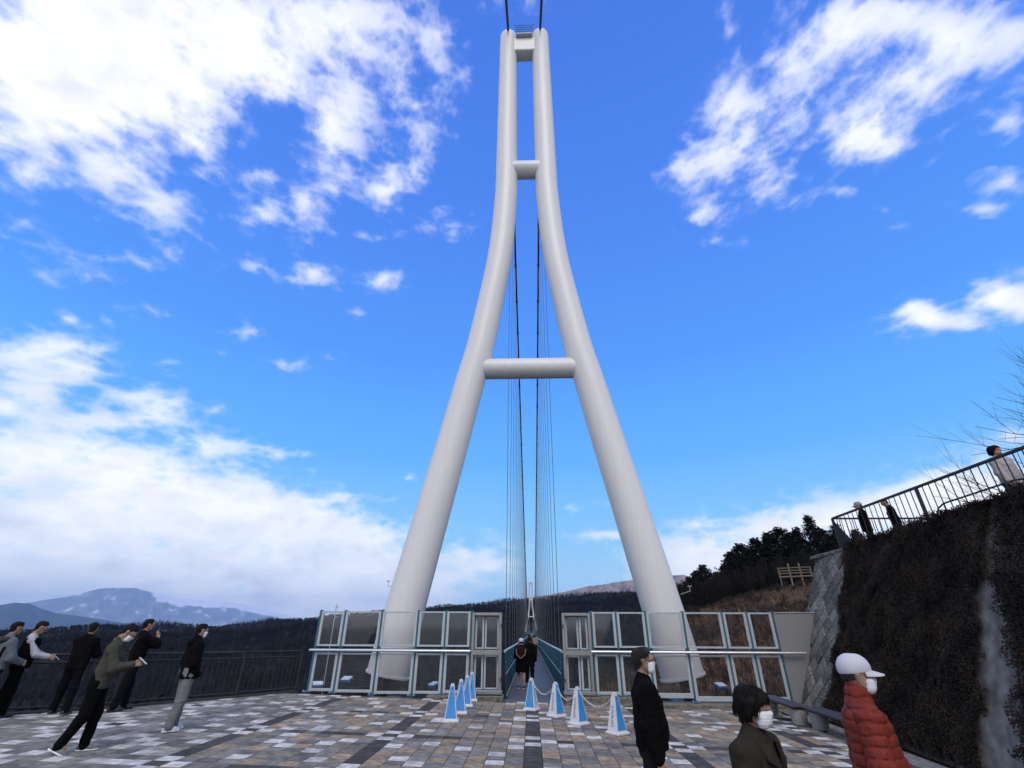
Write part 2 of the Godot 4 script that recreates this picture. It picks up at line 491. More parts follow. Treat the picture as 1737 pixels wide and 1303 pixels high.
# a mountain seen as a ridge: rows of points from the crest down to the plain
func ridge_mesh(crest: Array, dist: float, depth: float, foot: float, seed_: int, tint: Callable) -> ArrayMesh:
	var fn := FastNoiseLite.new()
	fn.seed = seed_
	fn.frequency = 0.09
	fn.fractal_octaves = 5
	var st := begin()
	st.set_smooth_group(1)
	var a0: float = crest[0][0]
	var a1: float = crest[-1][0]
	var n := 280
	var rows := 40
	var P := []
	var C := []
	for j in rows + 1:
		var row := []
		var crow := []
		for i in n + 1:
			var az := lerpf(a0, a1, float(i) / n)
			var t := float(j) / rows                       # 0 crest, 1 foot
			var d := dist - depth * t
			var h := dist * tan(deg_to_rad(table(crest, az)))
			var gully := fn.get_noise_2d(az * 22.0, t * 14.0)
			var y := lerpf(h, foot, pow(t, 0.85)) + gully * absf(h - foot) * 0.07 * sin(PI * minf(1.0, t * 1.3 + 0.04))
			row.append(Vector3(sin(deg_to_rad(az)) * d, y, -cos(deg_to_rad(az)) * d))
			crow.append(tint.call(az, t, fn.get_noise_2d(az * 9.0 + 300.0, t * 46.0), gully))
		P.append(row)
		C.append(crow)
	for j in rows:
		for i in n:
			for t in [[[j, i], [j, i + 1], [j + 1, i + 1]], [[j, i], [j + 1, i + 1], [j + 1, i]]]:
				var p := []
				for q in t:
					p.append(P[q[0]][q[1]])
				if (p[1] - p[0]).cross(p[2] - p[0]).y > 0.0:
					t.reverse()
				for q in t:
					st.set_color(C[q[0]][q[1]])
					st.add_vertex(P[q[0]][q[1]])
	return finish(st)

func make_mountains() -> void:
	var m := mat("mountain_ground", Color(1, 1, 1), 1.0)
	m.vertex_color_use_as_albedo = true
	# bare brown range to the right of the bridge
	var range_crest := [[-6.0, 2.2], [-2.0, 2.9], [0.0, 3.27], [2.0, 3.51], [4.0, 3.87], [6.6, 4.4], [8.0, 4.52], [9.2, 4.74], [11.2, 4.95], [13.7, 5.0], [15.0, 5.1], [15.6, 5.34], [16.9, 5.37], [18.2, 4.75], [19.1, 4.44], [24.0, 4.2], [30.0, 4.0]]
	structure("mountain_range", ridge_mesh(range_crest, 4200.0, 2200.0, 40.0, 8, func(_az, _t, nz, _g):
		var c := Color(0.30, 0.225, 0.19).lerp(Color(0.13, 0.105, 0.095), clampf(0.35 + nz * 1.6, 0.0, 1.0))
		return c), m)
	# the great snow-streaked volcano far to the left
	var crest := [[-75.0, 0.6], [-60.0, 0.9], [-52.0, 1.25], [-46.9, 1.54], [-45.6, 1.76], [-44.3, 2.07], [-42.9, 2.39], [-41.9, 2.81], [-41.2, 3.06], [-40.4, 3.15], [-38.7, 3.22], [-37.7, 2.98], [-36.4, 2.7], [-35.3, 2.5], [-33.8, 2.42], [-31.5, 2.35], [-30.0, 2.2], [-28.7, 1.95], [-25.9, 1.3], [-22.0, 0.6], [-19.0, 0.3]]
	structure("volcano", ridge_mesh(crest, 21000.0, 9000.0, -200.0, 14, func(az, t, nz, g):
		var rock := Color(0.17, 0.185, 0.215).lerp(Color(0.29, 0.28, 0.28), clampf(0.4 + nz * 1.2, 0.0, 1.0))
		var line := smoothstep(-38.5, -36.0, az) * 0.24 - 0.02
		var snow := smoothstep(0.0, 0.06, line - t + nz * 0.12 + g * 0.1)
		snow = maxf(snow, 0.7 * smoothstep(0.40, 0.5, nz) * smoothstep(0.1, 0.25, t) * (1.0 - smoothstep(0.6, 0.8, t)))
		return rock.lerp(Color(0.82, 0.83, 0.86), snow)), m)
	var shoulder := [[-70.0, 0.4], [-56.0, 1.1], [-50.0, 1.45], [-46.9, 1.58], [-46.2, 1.76], [-45.3, 1.74], [-44.5, 1.4], [-43.4, 1.08], [-41.6, 0.85], [-40.0, 0.61], [-38.2, 0.3], [-36.0, 0.0]]
	structure("foothill", ridge_mesh(shoulder, 11000.0, 4000.0, -200.0, 17, func(_az, _t, nz, _g):
		return Color(0.030, 0.040, 0.048).lerp(Color(0.055, 0.06, 0.06), clampf(0.5 + nz, 0.0, 1.0))), m)

# ---------------------------------------------------------------- trees and undergrowth
func twig_ball(seed_: int, twigs: int, w: float, h: float) -> ArrayMesh:
	# a bare winter tree: stem, and thin sprays of twigs spread through the crown
	var g := RandomNumberGenerator.new()
	g.seed = seed_
	var st := begin()
	st.set_smooth_group(-1)
	tube(st, [Vector3.ZERO, Vector3(0.1, h * 0.5, 0), Vector3(0, h * 0.85, 0.1)], [0.018 * h, 0.012 * h, 0.004 * h], 4, false)
	st.set_smooth_group(-1)
	for i in twigs:
		var a := g.randf() * TAU
		var u := g.randf()
		var from := Vector3(0, h * (0.25 + 0.55 * u), 0)
		var dirn := Vector3(cos(a), 0.6 + g.randf() * 0.9, sin(a)).normalized()
		var to := from + dirn * (w * (0.5 + g.randf() * 0.6)) * (1.1 - 0.5 * u)
		var side := dirn.cross(Vector3.UP).normalized() * (0.012 * h)
		tri(st, from - side, from + side, to, from + Vector3(0, 0, 9))
		for s in 3:
			var p := from.lerp(to, 0.35 + 0.25 * s)
			var q := p + Vector3(g.randf_range(-1, 1), g.randf_range(0.1, 1.2), g.randf_range(-1, 1)) * w * 0.28
			var sd := Vector3(g.randf_range(-1, 1), g.randf_range(-1, 1), g.randf_range(-1, 1)).normalized() * (0.02 * h)
			tri(st, p - sd, p + sd, q, p + Vector3(0, 0, 9))
	return finish(st)

func needle_tree(seed_: int, h: float, w: float, tiers: int, sprays: int, bare: float) -> ArrayMesh:
	# crown of a cedar: drooping sprays, each a bunch of leaf-sized faces, thinner towards the top
	var g := RandomNumberGenerator.new()
	g.seed = seed_
	var st := begin()
	st.set_smooth_group(-1)
	for t in tiers:
		var f := (t + 0.5) / tiers
		var y := lerpf(bare, 1.0, f) * h
		var rad := w * pow(1.0 - f, 0.7) * (0.75 + 0.5 * g.randf()) + 0.02 * w
		var count := int(sprays * (0.35 + 0.65 * (1.0 - f))) + 2
		for s in count:
			var a := g.randf() * TAU
			var rr := rad * (0.35 + 0.75 * g.randf())
			var c := Vector3(cos(a) * rr, y + g.randf_range(-0.5, 0.5) * h / tiers - rr * 0.12, sin(a) * rr)
			for q in 5:
				var o := c + Vector3(g.randf_range(-1, 1), g.randf_range(-0.8, 0.8), g.randf_range(-1, 1)) * w * 0.17
				var u := Vector3(g.randf_range(-1, 1), g.randf_range(-0.7, 0.9), g.randf_range(-1, 1)).normalized() * w * g.randf_range(0.07, 0.13)
				var v := Vector3(g.randf_range(-1, 1), g.randf_range(-0.7, 0.7), g.randf_range(-1, 1)).normalized() * w * g.randf_range(0.05, 0.09)
				tri(st, o - u, o + u * 0.6 + v, o + u * 0.7 - v, o + Vector3(0, -9, 0))
	return finish(st)

func make_forest() -> void:
	# the wooded far side of the gorge: one mass
	var leafm := mat("far_wood", Color(1, 1, 1), 1.0)
	leafm.vertex_color_use_as_albedo = true
	var g := RandomNumberGenerator.new()
	g.seed = 77
	var xs := [[], [], []]
	var cs := [[], [], []]
	for i in 30000:
		var az := g.randf_range(-75.0, 24.0)
		var r := 720.0 * sqrt(g.randf_range(0.13, 1.0))
		if g.randf() < 0.12:
			r = g.randf_range(672.0, 716.0)
		var p := polar(az, r)
		if absf(p.x) < 5.0 and r < 470.0:
			continue
		var patch := n_land.get_noise_2d(p.x * 0.9, p.z * 0.9)
		var kind := 0 if patch + g.randf_range(-0.2, 0.2) > 0.02 else (1 if g.randf() < 0.6 else 2)
		var s := g.randf_range(0.5, 0.85) * (1.0 if kind == 0 else 0.85)
		if r > 600.0:
			s *= 0.72
		xs[kind].append(Transform3D(Basis(Vector3.UP, g.randf() * TAU).scaled(Vector3(s * 1.25, s * g.randf_range(0.8, 1.05), s * 1.25)), p - Vector3(0, 0.4, 0)))
		var v := g.randf_range(0.6, 1.25)
		cs[kind].append(Color(0.007, 0.009, 0.007) * v if kind == 0 else Color(0.019, 0.016, 0.014) * v)
	# scrub on the near slope below the railing
	for i in 2600:
		var az := g.randf_range(-85.0, 14.0)
		var r := g.randf_range(24.0, 190.0)
		var p := polar(az, r)
		if absf(p.x) < 3.5 or az > 4.0 and r < 120.0:
			continue
		var s := g.randf_range(0.25, 0.5) * (1.0 + r / 160.0)
		if p.y + 8.0 * s > -1.0 - r * 0.004 and az < 3.0:
			continue
		var kind := 1 + (i % 2)
		xs[kind].append(Transform3D(Basis(Vector3.UP, g.randf() * TAU).scaled(Vector3(s * 1.3, s, s * 1.3)), p))
		cs[kind].append(Color(0.026, 0.021, 0.018) * g.randf_range(0.5, 1.5))
	var o := thing("far_wood", "dark winter woodland covering the far side of the gorge", "woodland")
	o.set_meta("kind", "stuff")
	scatter("conifer_crowns", needle_tree(1, 9.5, 2.6, 7, 6, 0.05), leafm, xs[0], cs[0], o)
	scatter("bare_crowns", twig_ball(2, 34, 3.2, 8.5), leafm, xs[1], cs[1], o)
	scatter("bare_crowns", twig_ball(3, 30, 3.6, 7.5), leafm, xs[2], cs[2], o)
	# dry grass on the bank to the right
	var blade := begin()
	blade.set_smooth_group(-1)
	for i in 9:
		var a := g.randf() * TAU
		var d := Vector3(cos(a), 0, sin(a))
		var s := d.cross(Vector3.UP) * 0.03
		var b := d * g.randf() * 0.12
		tri(blade, b - s, b + s, b + d * g.randf_range(0.05, 0.3) + Vector3(0, g.randf_range(0.15, 0.42), 0), Vector3(0, -5, 0))
	var gx := []
	var gc := []
	for i in 26000:
		var az := g.randf_range(5.0, 44.0)
		var r := 19.5 + 72.0 * pow(g.randf(), 1.25)
		var p := polar(az, r)
		if p.x > 7.0 + maxf(0.0, -p.z - 16.5) * 3.0:
			continue
		var s := g.randf_range(0.3, 0.95)
		gx.append(Transform3D(Basis(Vector3.UP, g.randf() * TAU).scaled(Vector3(s, s, s)), p))
		gc.append(Color(0.17, 0.112, 0.075).lerp(Color(0.06, 0.042, 0.034), clampf(0.5 + 1.6 * n_land.get_noise_2d(p.x * 14.0, p.z * 14.0) + g.randf_range(-0.2, 0.2), 0.0, 1.0)) * g.randf_range(0.6, 1.3))
	var bx := []
	var bc := []
	for i in 420:
		var p := polar(g.randf_range(5.0, 30.0), 21.0 + 65.0 * g.randf())
		var s := g.randf_range(0.06, 0.17)
		bx.append(Transform3D(Basis(Vector3.UP, g.randf() * TAU).scaled(Vector3(s * 1.3, s * 0.8, s * 1.3)), p))
		bc.append(Color(0.045, 0.032, 0.026) * g.randf_range(0.5, 1.5))
	var bo := scatter("scrub", twig_ball(19, 30, 3.4, 6.0), leafm, bx, bc, self)
	tag(bo, "low bare scrub dotted over the brown bank behind the right glass screen", "scrub")
	var gm := mat("dry_grass", Color(1, 1, 1), 1.0)
	gm.vertex_color_use_as_albedo = true
	var go := scatter("dry_grass", finish(blade), gm, gx, gc, self)
	tag(go, "brown dry grass covering the bank behind the right half of the glass screen", "grass")

func make_conifers() -> void:
	var bark := mat("bark", Color(0.035, 0.026, 0.020), 0.95)
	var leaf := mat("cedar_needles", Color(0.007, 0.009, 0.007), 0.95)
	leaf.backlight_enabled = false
	var crowns := [needle_tree(41, 1.0, 0.24, 26, 30, 0.12), needle_tree(42, 1.0, 0.30, 24, 40, 0.10), needle_tree(43, 1.0, 0.24, 28, 32, 0.06), needle_tree(44, 1.0, 0.32, 20, 36, 0.34)]
	# azimuth, elevation of the top, distance, crown, what singles it out
	var spots := [
		[16.2, 4.35, 112.0, 2, "leftmost small dark conifer beside the right tower leg"],
		[17.2, 5.0, 108.0, 3, "low bushy conifer just right of the right tower leg"],
		[18.1, 5.6, 116.0, 1, "dark conifer second in the row rising from the tower leg"],
		[18.9, 6.1, 106.0, 3, "round-topped conifer standing above the low left end of the tree row"],
		[20.0, 5.5, 110.0, 2, "short conifer in the dip of the tree row"],
		[21.0, 6.2, 118.0, 1, "conifer on the right side of the dip in the tree row"],
		[21.9, 7.25, 104.0, 3, "broad open-crowned conifer with bare trunk showing below"],
		[22.9, 8.0, 108.0, 3, "tall open-crowned conifer with sky between its branches"],
		[23.6, 7.4, 100.0, 1, "conifer between two taller open-crowned trees"],
		[24.4, 8.45, 106.0, 3, "slim-trunked conifer with a tufted rounded top"],
		[25.2, 7.9, 112.0, 1, "dark conifer behind the timber lookout's left corner"],
		[25.8, 9.0, 104.0, 1, "tall conifer left of centre above the timber lookout"],
		[26.9, 9.3, 108.0, 3, "tall conifer directly above the timber lookout"],
		[27.7, 8.9, 100.0, 2, "conifer over the lookout's right corner"],
		[28.5, 9.2, 110.0, 1, "dense conifer left of the tallest pointed tree"],
		[29.8, 10.35, 102.0, 2, "tallest tree of the row, a conifer with a sharp pointed top"],
		[30.5, 9.0, 108.0, 1, "conifer just right of the tallest pointed tree"],
		[31.3, 8.3, 100.0, 1, "dark conifer above the top of the stone wall"],
		[31.9, 9.3, 106.0, 2, "conifer beside the end of the upper railing"],
		[33.4, 8.6, 110.0, 1, "conifer seen through the bars at the end of the upper railing"],
		[19.6, 4.6, 98.0, 1, "low dark conifer filling the foot of the tree row"],
		[23.2, 5.9, 95.0, 1, "small conifer at the front edge of the wood above the brown bank"],
		[26.4, 6.9, 98.0, 1, "small dark conifer right behind the timber lookout"],
		[29.0, 7.4, 96.0, 1, "small conifer behind the top of the stone wall"],
		[17.7, 4.6, 100.0, 1, "low broad conifer at the left foot of the tree row"],
		[20.5, 4.9, 102.0, 1, "dark low conifer under the dip of the tree row"],
		[21.6, 5.4, 98.0, 1, "dark low conifer under the broad open-crowned one"],
		[24.6, 6.3, 100.0, 1, "dark low conifer left of the lookout platform"],
		[27.8, 7.0, 98.0, 1, "dark low conifer behind the lookout stair"],
		[30.2, 7.2, 100.0, 1, "dark low conifer under the tallest pointed tree"]]
	for s in spots:
		var base := polar(s[0], s[2])
		base.y -= 0.3
		var h: float = 1.75 + s[2] * tan(deg_to_rad(s[1])) - base.y
		var t := thing("conifer", s[4], "tree", base, s[0] * 1.7, "conifers on the bank right of the bridge")
		var st := begin()
		tube(st, [Vector3.ZERO, Vector3(0.05, h * 0.5, 0.04), Vector3(0, h * 0.97, 0)], [0.018 * h + 0.05, 0.011 * h, 0.004 * h], 7)
		for k in 7:
			var a: float = k * 2.4 + s[0]
			var y := h * (0.28 + 0.085 * k)
			tube(st, [Vector3(0, y, 0), Vector3(cos(a) * h * 0.14 * (1.0 - 0.09 * k), y + 0.02 * h, sin(a) * h * 0.14 * (1.0 - 0.09 * k))], [0.005 * h, 0.002 * h], 4, false)
		part("trunk", finish(st), bark, t)
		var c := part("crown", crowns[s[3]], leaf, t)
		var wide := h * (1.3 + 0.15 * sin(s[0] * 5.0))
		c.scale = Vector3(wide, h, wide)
	# bare saplings along the foot of the wood
	var twm := mat("bare_twigs", Color(0.013, 0.011, 0.010), 0.95)
	var xs := []
	var g := RandomNumberGenerator.new()
	g.seed = 9
	for i in 260:
		var az := g.randf_range(15.5, 30.0)
		var p := polar(az, g.randf_range(80.0, 102.0))
		var s := g.randf_range(0.25, 0.62)
		xs.append(Transform3D(Basis(Vector3.UP, g.randf() * TAU).scaled(Vector3(s * 0.7, s * 1.2, s * 0.7)), p))
	var o := scatter("saplings", twig_ball(6, 26, 2.4, 7.0), twm, xs, [], self)
	tag(o, "bare grey saplings along the foot of the conifers above the brown bank", "saplings")

func make_lookout() -> void:
	var r := 64.0
	var p := polar(27.4, r)
	var t := thing("lookout_deck", "pale timber lookout platform with railings on the bank below the conifers", "platform", p, deg_to_rad(-27.4))
	var wood := mat("pale_timber", Color(0.15, 0.125, 0.10), 0.8)
	var fl := 1.75 + r * tan(deg_to_rad(4.75)) - p.y
	var st := begin()
	box(st, Vector3(0, fl, 0), Vector3(3.3, 0.14, 2.2), Basis.IDENTITY, 0.02)
	part("floor", finish(st), wood, t)
	for x in [-1.55, -0.5, 0.55, 1.55]:
		for z in [1.0, -1.0]:
			var s2 := begin()
			var tall := 1.35 if absf(x) < 1.0 and z > 0.0 else 0.95
			box(s2, Vector3(x, (fl + tall - 1.2) * 0.5, z), Vector3(0.16 if tall > 1.0 else 0.09, fl + tall + 1.2, 0.1), Basis.IDENTITY, 0.01)
			part("post", finish(s2), wood, t)
	for y in [0.35, 0.62, 0.9]:
		var s3 := begin()
		box(s3, Vector3(0, fl + y, 1.07), Vector3(3.3, 0.09, 0.05))
		part("rail", finish(s3), wood, t)
		var s4 := begin()
		box(s4, Vector3(-1.63, fl + y, 0), Vector3(0.05, 0.09, 2.0))
		part("rail", finish(s4), wood, t)
	# stair down the right side
	for k in 4:
		var s5 := begin()
		bar(s5, Vector3(1.9 + 0.38 * k, fl + 0.75 - 0.1 * k, 0.9 - 0.1 * k), Vector3(2.9 + 0.38 * k, fl - 0.55 - 0.05 * k, 1.3 - 0.1 * k), 0.07, 0.05)
		part("stair_rail", finish(s5), wood, t)

# ---------------------------------------------------------------- plaza
const RAIL_LINE := [[-15.6, -4.6], [-13.5, -7.5], [-10.5, -10.65], [-9.25, -11.95], [-7.75, -14.2], [-6.85, -15.7]]   # x, z of the railing foot

func rail_x(z: float) -> float:
	var t := []
	for p in RAIL_LINE:
		t.push_front([p[1], p[0]])
	return table(t, z)

func kerb_x(z: float) -> float:
	return 5.98 + 0.1 * (-9.5 - z)

func make_plaza(cam: Camera3D) -> void:
	var lean := Basis(Vector3(1, -SLOPE, 0).normalized(), Vector3(SLOPE, 1, 0).normalized(), Vector3.BACK)
	var conc := mat("joint_mortar", Color(0.085, 0.083, 0.08), 0.95)
	var st := begin()
	# bed under the pavers, cut along the railing
	var strip := [-15.5, -14.2, -11.95, -10.65, -7.5, -4.6, 9.0]
	st.set_smooth_group(-1)
	for i in strip.size() - 1:
		var z0: float = strip[i]
		var z1: float = strip[i + 1]
		var q := [Vector3(rail_x(z0) - 0.25, 0, z0), Vector3(7.6, 0, z0), Vector3(7.6, 0, z1), Vector3(rail_x(z1) - 0.25, 0, z1)]
		for k in 4:
			q[k].y = ground_y(q[k].x) - 0.045
		quad(st, q[0], q[1], q[2], q[3], Vector3(0, -9, 0))
		if i == 0:
			quad(st, q[0], q[1], q[1] - Vector3(0, 0.5, 0), q[0] - Vector3(0, 0.5, 0), Vector3(0, 0, 5))
		quad(st, q[0], q[3], q[3] - Vector3(0, 0.5, 0), q[0] - Vector3(0, 0.5, 0), Vector3(5, 0, z0))
	grain(conc, speckle(2, 0.05, 4, 0.6, 1.0), 0.6, true)
	var plaza := structure("plaza", finish(st), conc)
	# pavers
	var stain := speckle(4, 0.016, 5, 0.50, 1.0, 512, 0.55)
	var fine := speckle(6, 0.12, 3, 0.0, 1.0, 256)
	var kinds := {
		"white": Color(0.66, 0.64, 0.62), "pale": Color(0.39, 0.365, 0.33), "grey": Color(0.27, 0.255, 0.235), "slate": Color(0.19, 0.18, 0.168),
		"dark": Color(0.082, 0.078, 0.075), "sand": Color(0.44, 0.335, 0.225), "tan": Color(0.36, 0.28, 0.195), "drab": Color(0.285, 0.245, 0.195)}
	var tile_mats := {}
	for k in kinds:
		for v in 3:
			var c: Color = kinds[k] * (0.88 + 0.12 * v)
			c.a = 1.0
			var m := mat("paver_%s_%d" % [k, v], c, 0.85)
			grain(m, stain, 0.55 + 0.08 * v, true, fine, 0.05)
			tile_mats[k + str(v)] = m
	var shared := mat("paver_mixed", Color(1, 1, 1), 0.85)
	shared.vertex_color_use_as_albedo = true
	grain(shared, stain, 0.6, true, fine, 0.05)
	var mesh := box_mesh(Vector3(0.279, 0.05, 0.2635), 0.005)
	var g := RandomNumberGenerator.new()
	g.seed = 1234
	var tiles := []
	var inv := cam.transform.affine_inverse()
	var prev := {}
	for j in range(-62, 20):                     # rows away from the reader
		var z := -10.323 - 0.2716 * j
		if z < -15.36:
			break
		for i in range(-52, 24):
			var x := -0.055 + 0.287 * i
			var a := g.randf()
			var b := g.randi_range(0, 2)
			var jit := g.randf_range(-0.0012, 0.0012)
			if x - 0.14 < rail_x(z) - 0.2 or x + 0.14 > kerb_x(z):
				continue
			var ci := posmod(i, 9)
			var cj := posmod(j, 9)
			var k := ""
			var side := i < -18
			var far_right := i > 17
			if ci == 0 and cj == 0:
				k = "dark"
			elif (ci == 0 and (cj == 1 or cj == 8)) or (cj == 0 and (ci == 1 or ci == 8)):
				k = "white"
			elif ci == 0 and not side:
				k = "dark"
			elif cj == 0 and not side:
				k = "slate" if a < 0.6 else "dark"
			elif side:
				k = "white" if a < 0.27 else ("grey" if a < 0.62 else ("pale" if a < 0.74 else "slate"))
			elif far_right:
				k = "white" if a < 0.36 else ("dark" if a < 0.60 else ("grey" if a < 0.86 else "tan"))
			else:
				k = "white" if a < 0.17 else ("tan" if a < 0.36 else ("sand" if a < 0.46 else ("drab" if a < 0.62 else ("grey" if a < 0.84 else "slate"))))
			if k == "white" and ci != 0 and cj != 0 and (prev.get(Vector2i(i - 1, j), "") == "white" or (prev.get(Vector2i(i, j - 1), "") == "white" and a > 0.05)):
				k = "grey"
			prev[Vector2i(i, j)] = k
			var p := Vector3(x, ground_y(x) - 0.024 + jit, z)
			var l := inv * p
			var seen := l.z < 0.0 and absf(l.x / l.z) < 1.10 and l.y / l.z < 0.83 and l.y / l.z > 0.0
			tiles.append([p.distance_to(cam.position) + (0.0 if seen else 100.0), p, k, b])
	tiles.sort_custom(func(p, q): return p[0] < q[0])
	var xf := []
	var cols := []
	for n in tiles.size():
		var t: Array = tiles[n]
		if n < 290:
			var o := part("paver", mesh, tile_mats[t[2] + str(t[3])], plaza)
			o.transform = Transform3D(lean, t[1])
		else:
			xf.append(Transform3D(lean, t[1]))
			var c: Color = kinds[t[2]] * (0.88 + 0.12 * t[3])
			c.a = 1.0
			cols.append(c)
	scatter("paving", mesh, shared, xf, cols, plaza)
	# pale concrete gutter along the foot of the planted wall, and the strip of bare soil behind it
	var kc := mat("gutter_concrete", Color(0.27, 0.265, 0.255), 0.9)
	grain(kc, speckle(9, 0.03, 5, 0.62, 1.0), 0.8, true)
	for i in 13:
		var za := -15.3 + i * 1.8
		var zb := za + 1.79
		var s2 := begin()
		var q := [Vector3(kerb_x(za) + 0.006, 0, za), Vector3(kerb_x(za) + 0.46, 0, za), Vector3(kerb_x(zb) + 0.46, 0, zb), Vector3(kerb_x(zb) + 0.006, 0, zb)]
		for k in 4:
			q[k].y = ground_y(q[k].x) + 0.012
		prism(s2, q, Vector3(0, -0.25, 0))
		part("gutter_slab", finish(s2), kc, plaza)
	var soil := mat("soil", Color(0.035, 0.027, 0.021), 1.0)
	grain(soil, speckle(12, 0.08, 4, 0.4, 1.0), 1.5, true)
	var s3 := begin()
	var q2 := [Vector3(kerb_x(-15.3) + 0.46, -0.17, -15.3), Vector3(kerb_x(-15.3) + 1.2, -0.17, -15.3), Vector3(kerb_x(8.0) + 1.2, -0.17, 8.0), Vector3(kerb_x(8.0) + 0.46, -0.17, 8.0)]
	prism(s3, q2, Vector3(0, -0.3, 0))
	structure("planting_strip", finish(s3), soil)

# ---------------------------------------------------------------- tower
const LEG := [[0.5, 4.70], [2.44, 4.34], [4.15, 3.99], [6.26, 3.55], [8.63, 3.05], [11.33, 2.50], [12.52, 2.235], [14.75, 1.865], [18.4, 1.365], [22.6, 1.115], [25.1, 1.105], [32.0, 1.105], [38.6, 1.105]]

func leg_x(y: float) -> float:
	var n := LEG.size()
	for i in n - 1:
		if y <= LEG[i + 1][0] or i == n - 2:
			var p0: Array = LEG[maxi(i - 1, 0)]
			var p1: Array = LEG[i]
			var p2: Array = LEG[i + 1]
			var p3: Array = LEG[mini(i + 2, n - 1)]
			var m1: float = (p2[1] - p0[1]) / maxf(0.01, p2[0] - p0[0])
			var m2: float = (p3[1] - p1[1]) / maxf(0.01, p3[0] - p1[0])
			var h: float = p2[0] - p1[0]
			var t: float = (y - p1[0]) / h
			return (2 * t * t * t - 3 * t * t + 1) * p1[1] + (t * t * t - 2 * t * t + t) * h * m1 + (-2 * t * t * t + 3 * t * t) * p2[1] + (t * t * t - t * t) * h * m2
	return LEG[-1][1]

func make_tower() -> Node3D:
	var white := mat("tower_paint", Color(0.64, 0.628, 0.63), 0.42)
	grain(white, speckle(21, 0.012, 5, 0.955, 1.0, 512, 0.7), 0.22)
	white.uv1_scale = Vector3(1.1, 0.035, 1.1)      # rain streaks run down the legs
	var plain := mat("beam_paint", Color(0.64, 0.628, 0.63), 0.42)
	grain(plain, speckle(22, 0.012, 5, 0.94, 1.0, 512), 0.3)
	var steel := mat("dark_steel", Color(0.03, 0.032, 0.036), 0.5, 0.4)
	var t := thing("bridge_tower", "tall white A-shaped bridge tower with two curved tubular legs, nearest the plaza", "bridge tower", Vector3(0, 0, TOWER_Z), 0.0, "towers of the suspension footbridge")
	for s in [-1.0, 1.0]:
		var pts := []
		var rad := []
		var welds := [5.2, 9.9, 14.6, 19.3, 24.0, 28.7, 33.4]
		var ys := []
		var y := 0.47
		while y < 38.45:
			ys.append(y)
			y += 0.42
		for w in welds:
			for d in [-0.03, -0.01, 0.01, 0.03]:
				ys.append(w + d)
		ys.append(38.5)
		ys.append(38.56)
		ys.sort()
		for q in ys:
			pts.append(Vector3(s * leg_x(q), q, 0))
			var r := lerpf(0.685, 0.605, clampf(q / 16.0, 0.0, 1.0)) - 0.025 * clampf((q - 20.0) / 15.0, 0.0, 1.0)
			for w in welds:
				if absf(q - w) < 0.015:
					r -= 0.0008
			if q > 38.52:
				r -= 0.05
			rad.append(r)
		var st := begin()
		tube(st, pts, rad, 40)
		var leg := part("leg", finish(st), white, t)
		# rim round the open foot
		var ax: Vector3 = (pts[2] - pts[0]).normalized()
		var s2 := begin()
		tube(s2, [pts[0] - ax * 0.03, pts[0] + ax * 0.03], [0.715, 0.715], 40)
		part("foot_rim", finish(s2), white, leg)
		var s3 := begin()
		box(s3, Vector3(s * 4.82, 0.18, 0), Vector3(0.26, 0.75, 0.8), Basis(Vector3.BACK, s * 0.18), 0.02)
		box(s3, Vector3(s * 4.86, -0.22, 0), Vector3(1.1, 0.12, 1.1), Basis.IDENTITY, 0.02)
		part("hinge_bearing", finish(s3), steel, t)
		var s4 := begin()
		box(s4, Vector3(s * 4.9, -0.75, 0), Vector3(1.9, 0.95, 1.9), Basis.IDENTITY, 0.05)
		part("footing", finish(s4), mat("footing_concrete", Color(0.24, 0.235, 0.22), 0.9), t)
	# cross beams
	var c1 := begin()
	tube(c1, [Vector3(-leg_x(11.76) + 0.25, 11.76, 0), Vector3(leg_x(11.76) - 0.25, 11.76, 0)], [0.45], 32)
	part("lower_crossbeam", finish(c1), plain, t)
	var c2 := begin()
	tube(c2, [Vector3(-0.8, 24.6, 0), Vector3(0.8, 24.6, 0)], [0.5], 28)
	part("middle_crossbeam", finish(c2), plain, t)
	var c3 := begin()
	box(c3, Vector3(0, 36.95, 0), Vector3(1.5, 1.5, 0.8), Basis.IDENTITY, 0.06)
	part("top_crossbeam", finish(c3), plain, t)
	# maintenance platform between the tops
	var p1 := begin()
	box(p1, Vector3(0, 37.75, 0.15), Vector3(1.1, 0.08, 1.0), Basis.IDENTITY, 0.01)
	var plat := part("platform", finish(p1), mat("platform_steel", Color(0.36, 0.37, 0.39), 0.5, 0.3), t)
	var p2 := begin()
	for x in [-0.56, 0.56]:
		tube(p2, [Vector3(x, 37.78, 0.62), Vector3(x, 38.75, 0.62), Vector3(x * 1.25, 38.9, 0.62)], [0.02], 6)
	for yy in [38.05, 38.3, 38.55, 38.8]:
		tube(p2, [Vector3(-0.56, yy, 0.62), Vector3(0.56, yy, 0.62)], [0.016], 6)
	part("railing", finish(p2), steel, plat)
	var p3 := begin()
	for k in 5:
		box(p3, Vector3(-0.32 + 0.16 * k, 37.92, 0.5), Vector3(0.12, 0.18, 0.2), Basis.IDENTITY, 0.02)
	part("lamp_housing", finish(p3), steel, plat)
	# saddles that carry the cables
	for s in [-1.0, 1.0]:
		var s5 := begin()
		box(s5, Vector3(s * 1.105, 38.62, 0), Vector3(0.3, 0.16, 0.8), Basis.IDENTITY, 0.03)
		part("cable_saddle", finish(s5), steel, t)
	return t

func cable_at(z: float, s: float) -> Vector3:
	var t := (-z + TOWER_Z) / 422.5
	return Vector3(s * 1.1, 38.7 - 4.0 * 35.6 * t * (1.0 - t), z)

func deck_y(z: float) -> float:
	var t := (-z - 16.0) / 424.0
	return -0.02 - 4.0 * 0.9 * t * (1.0 - t)

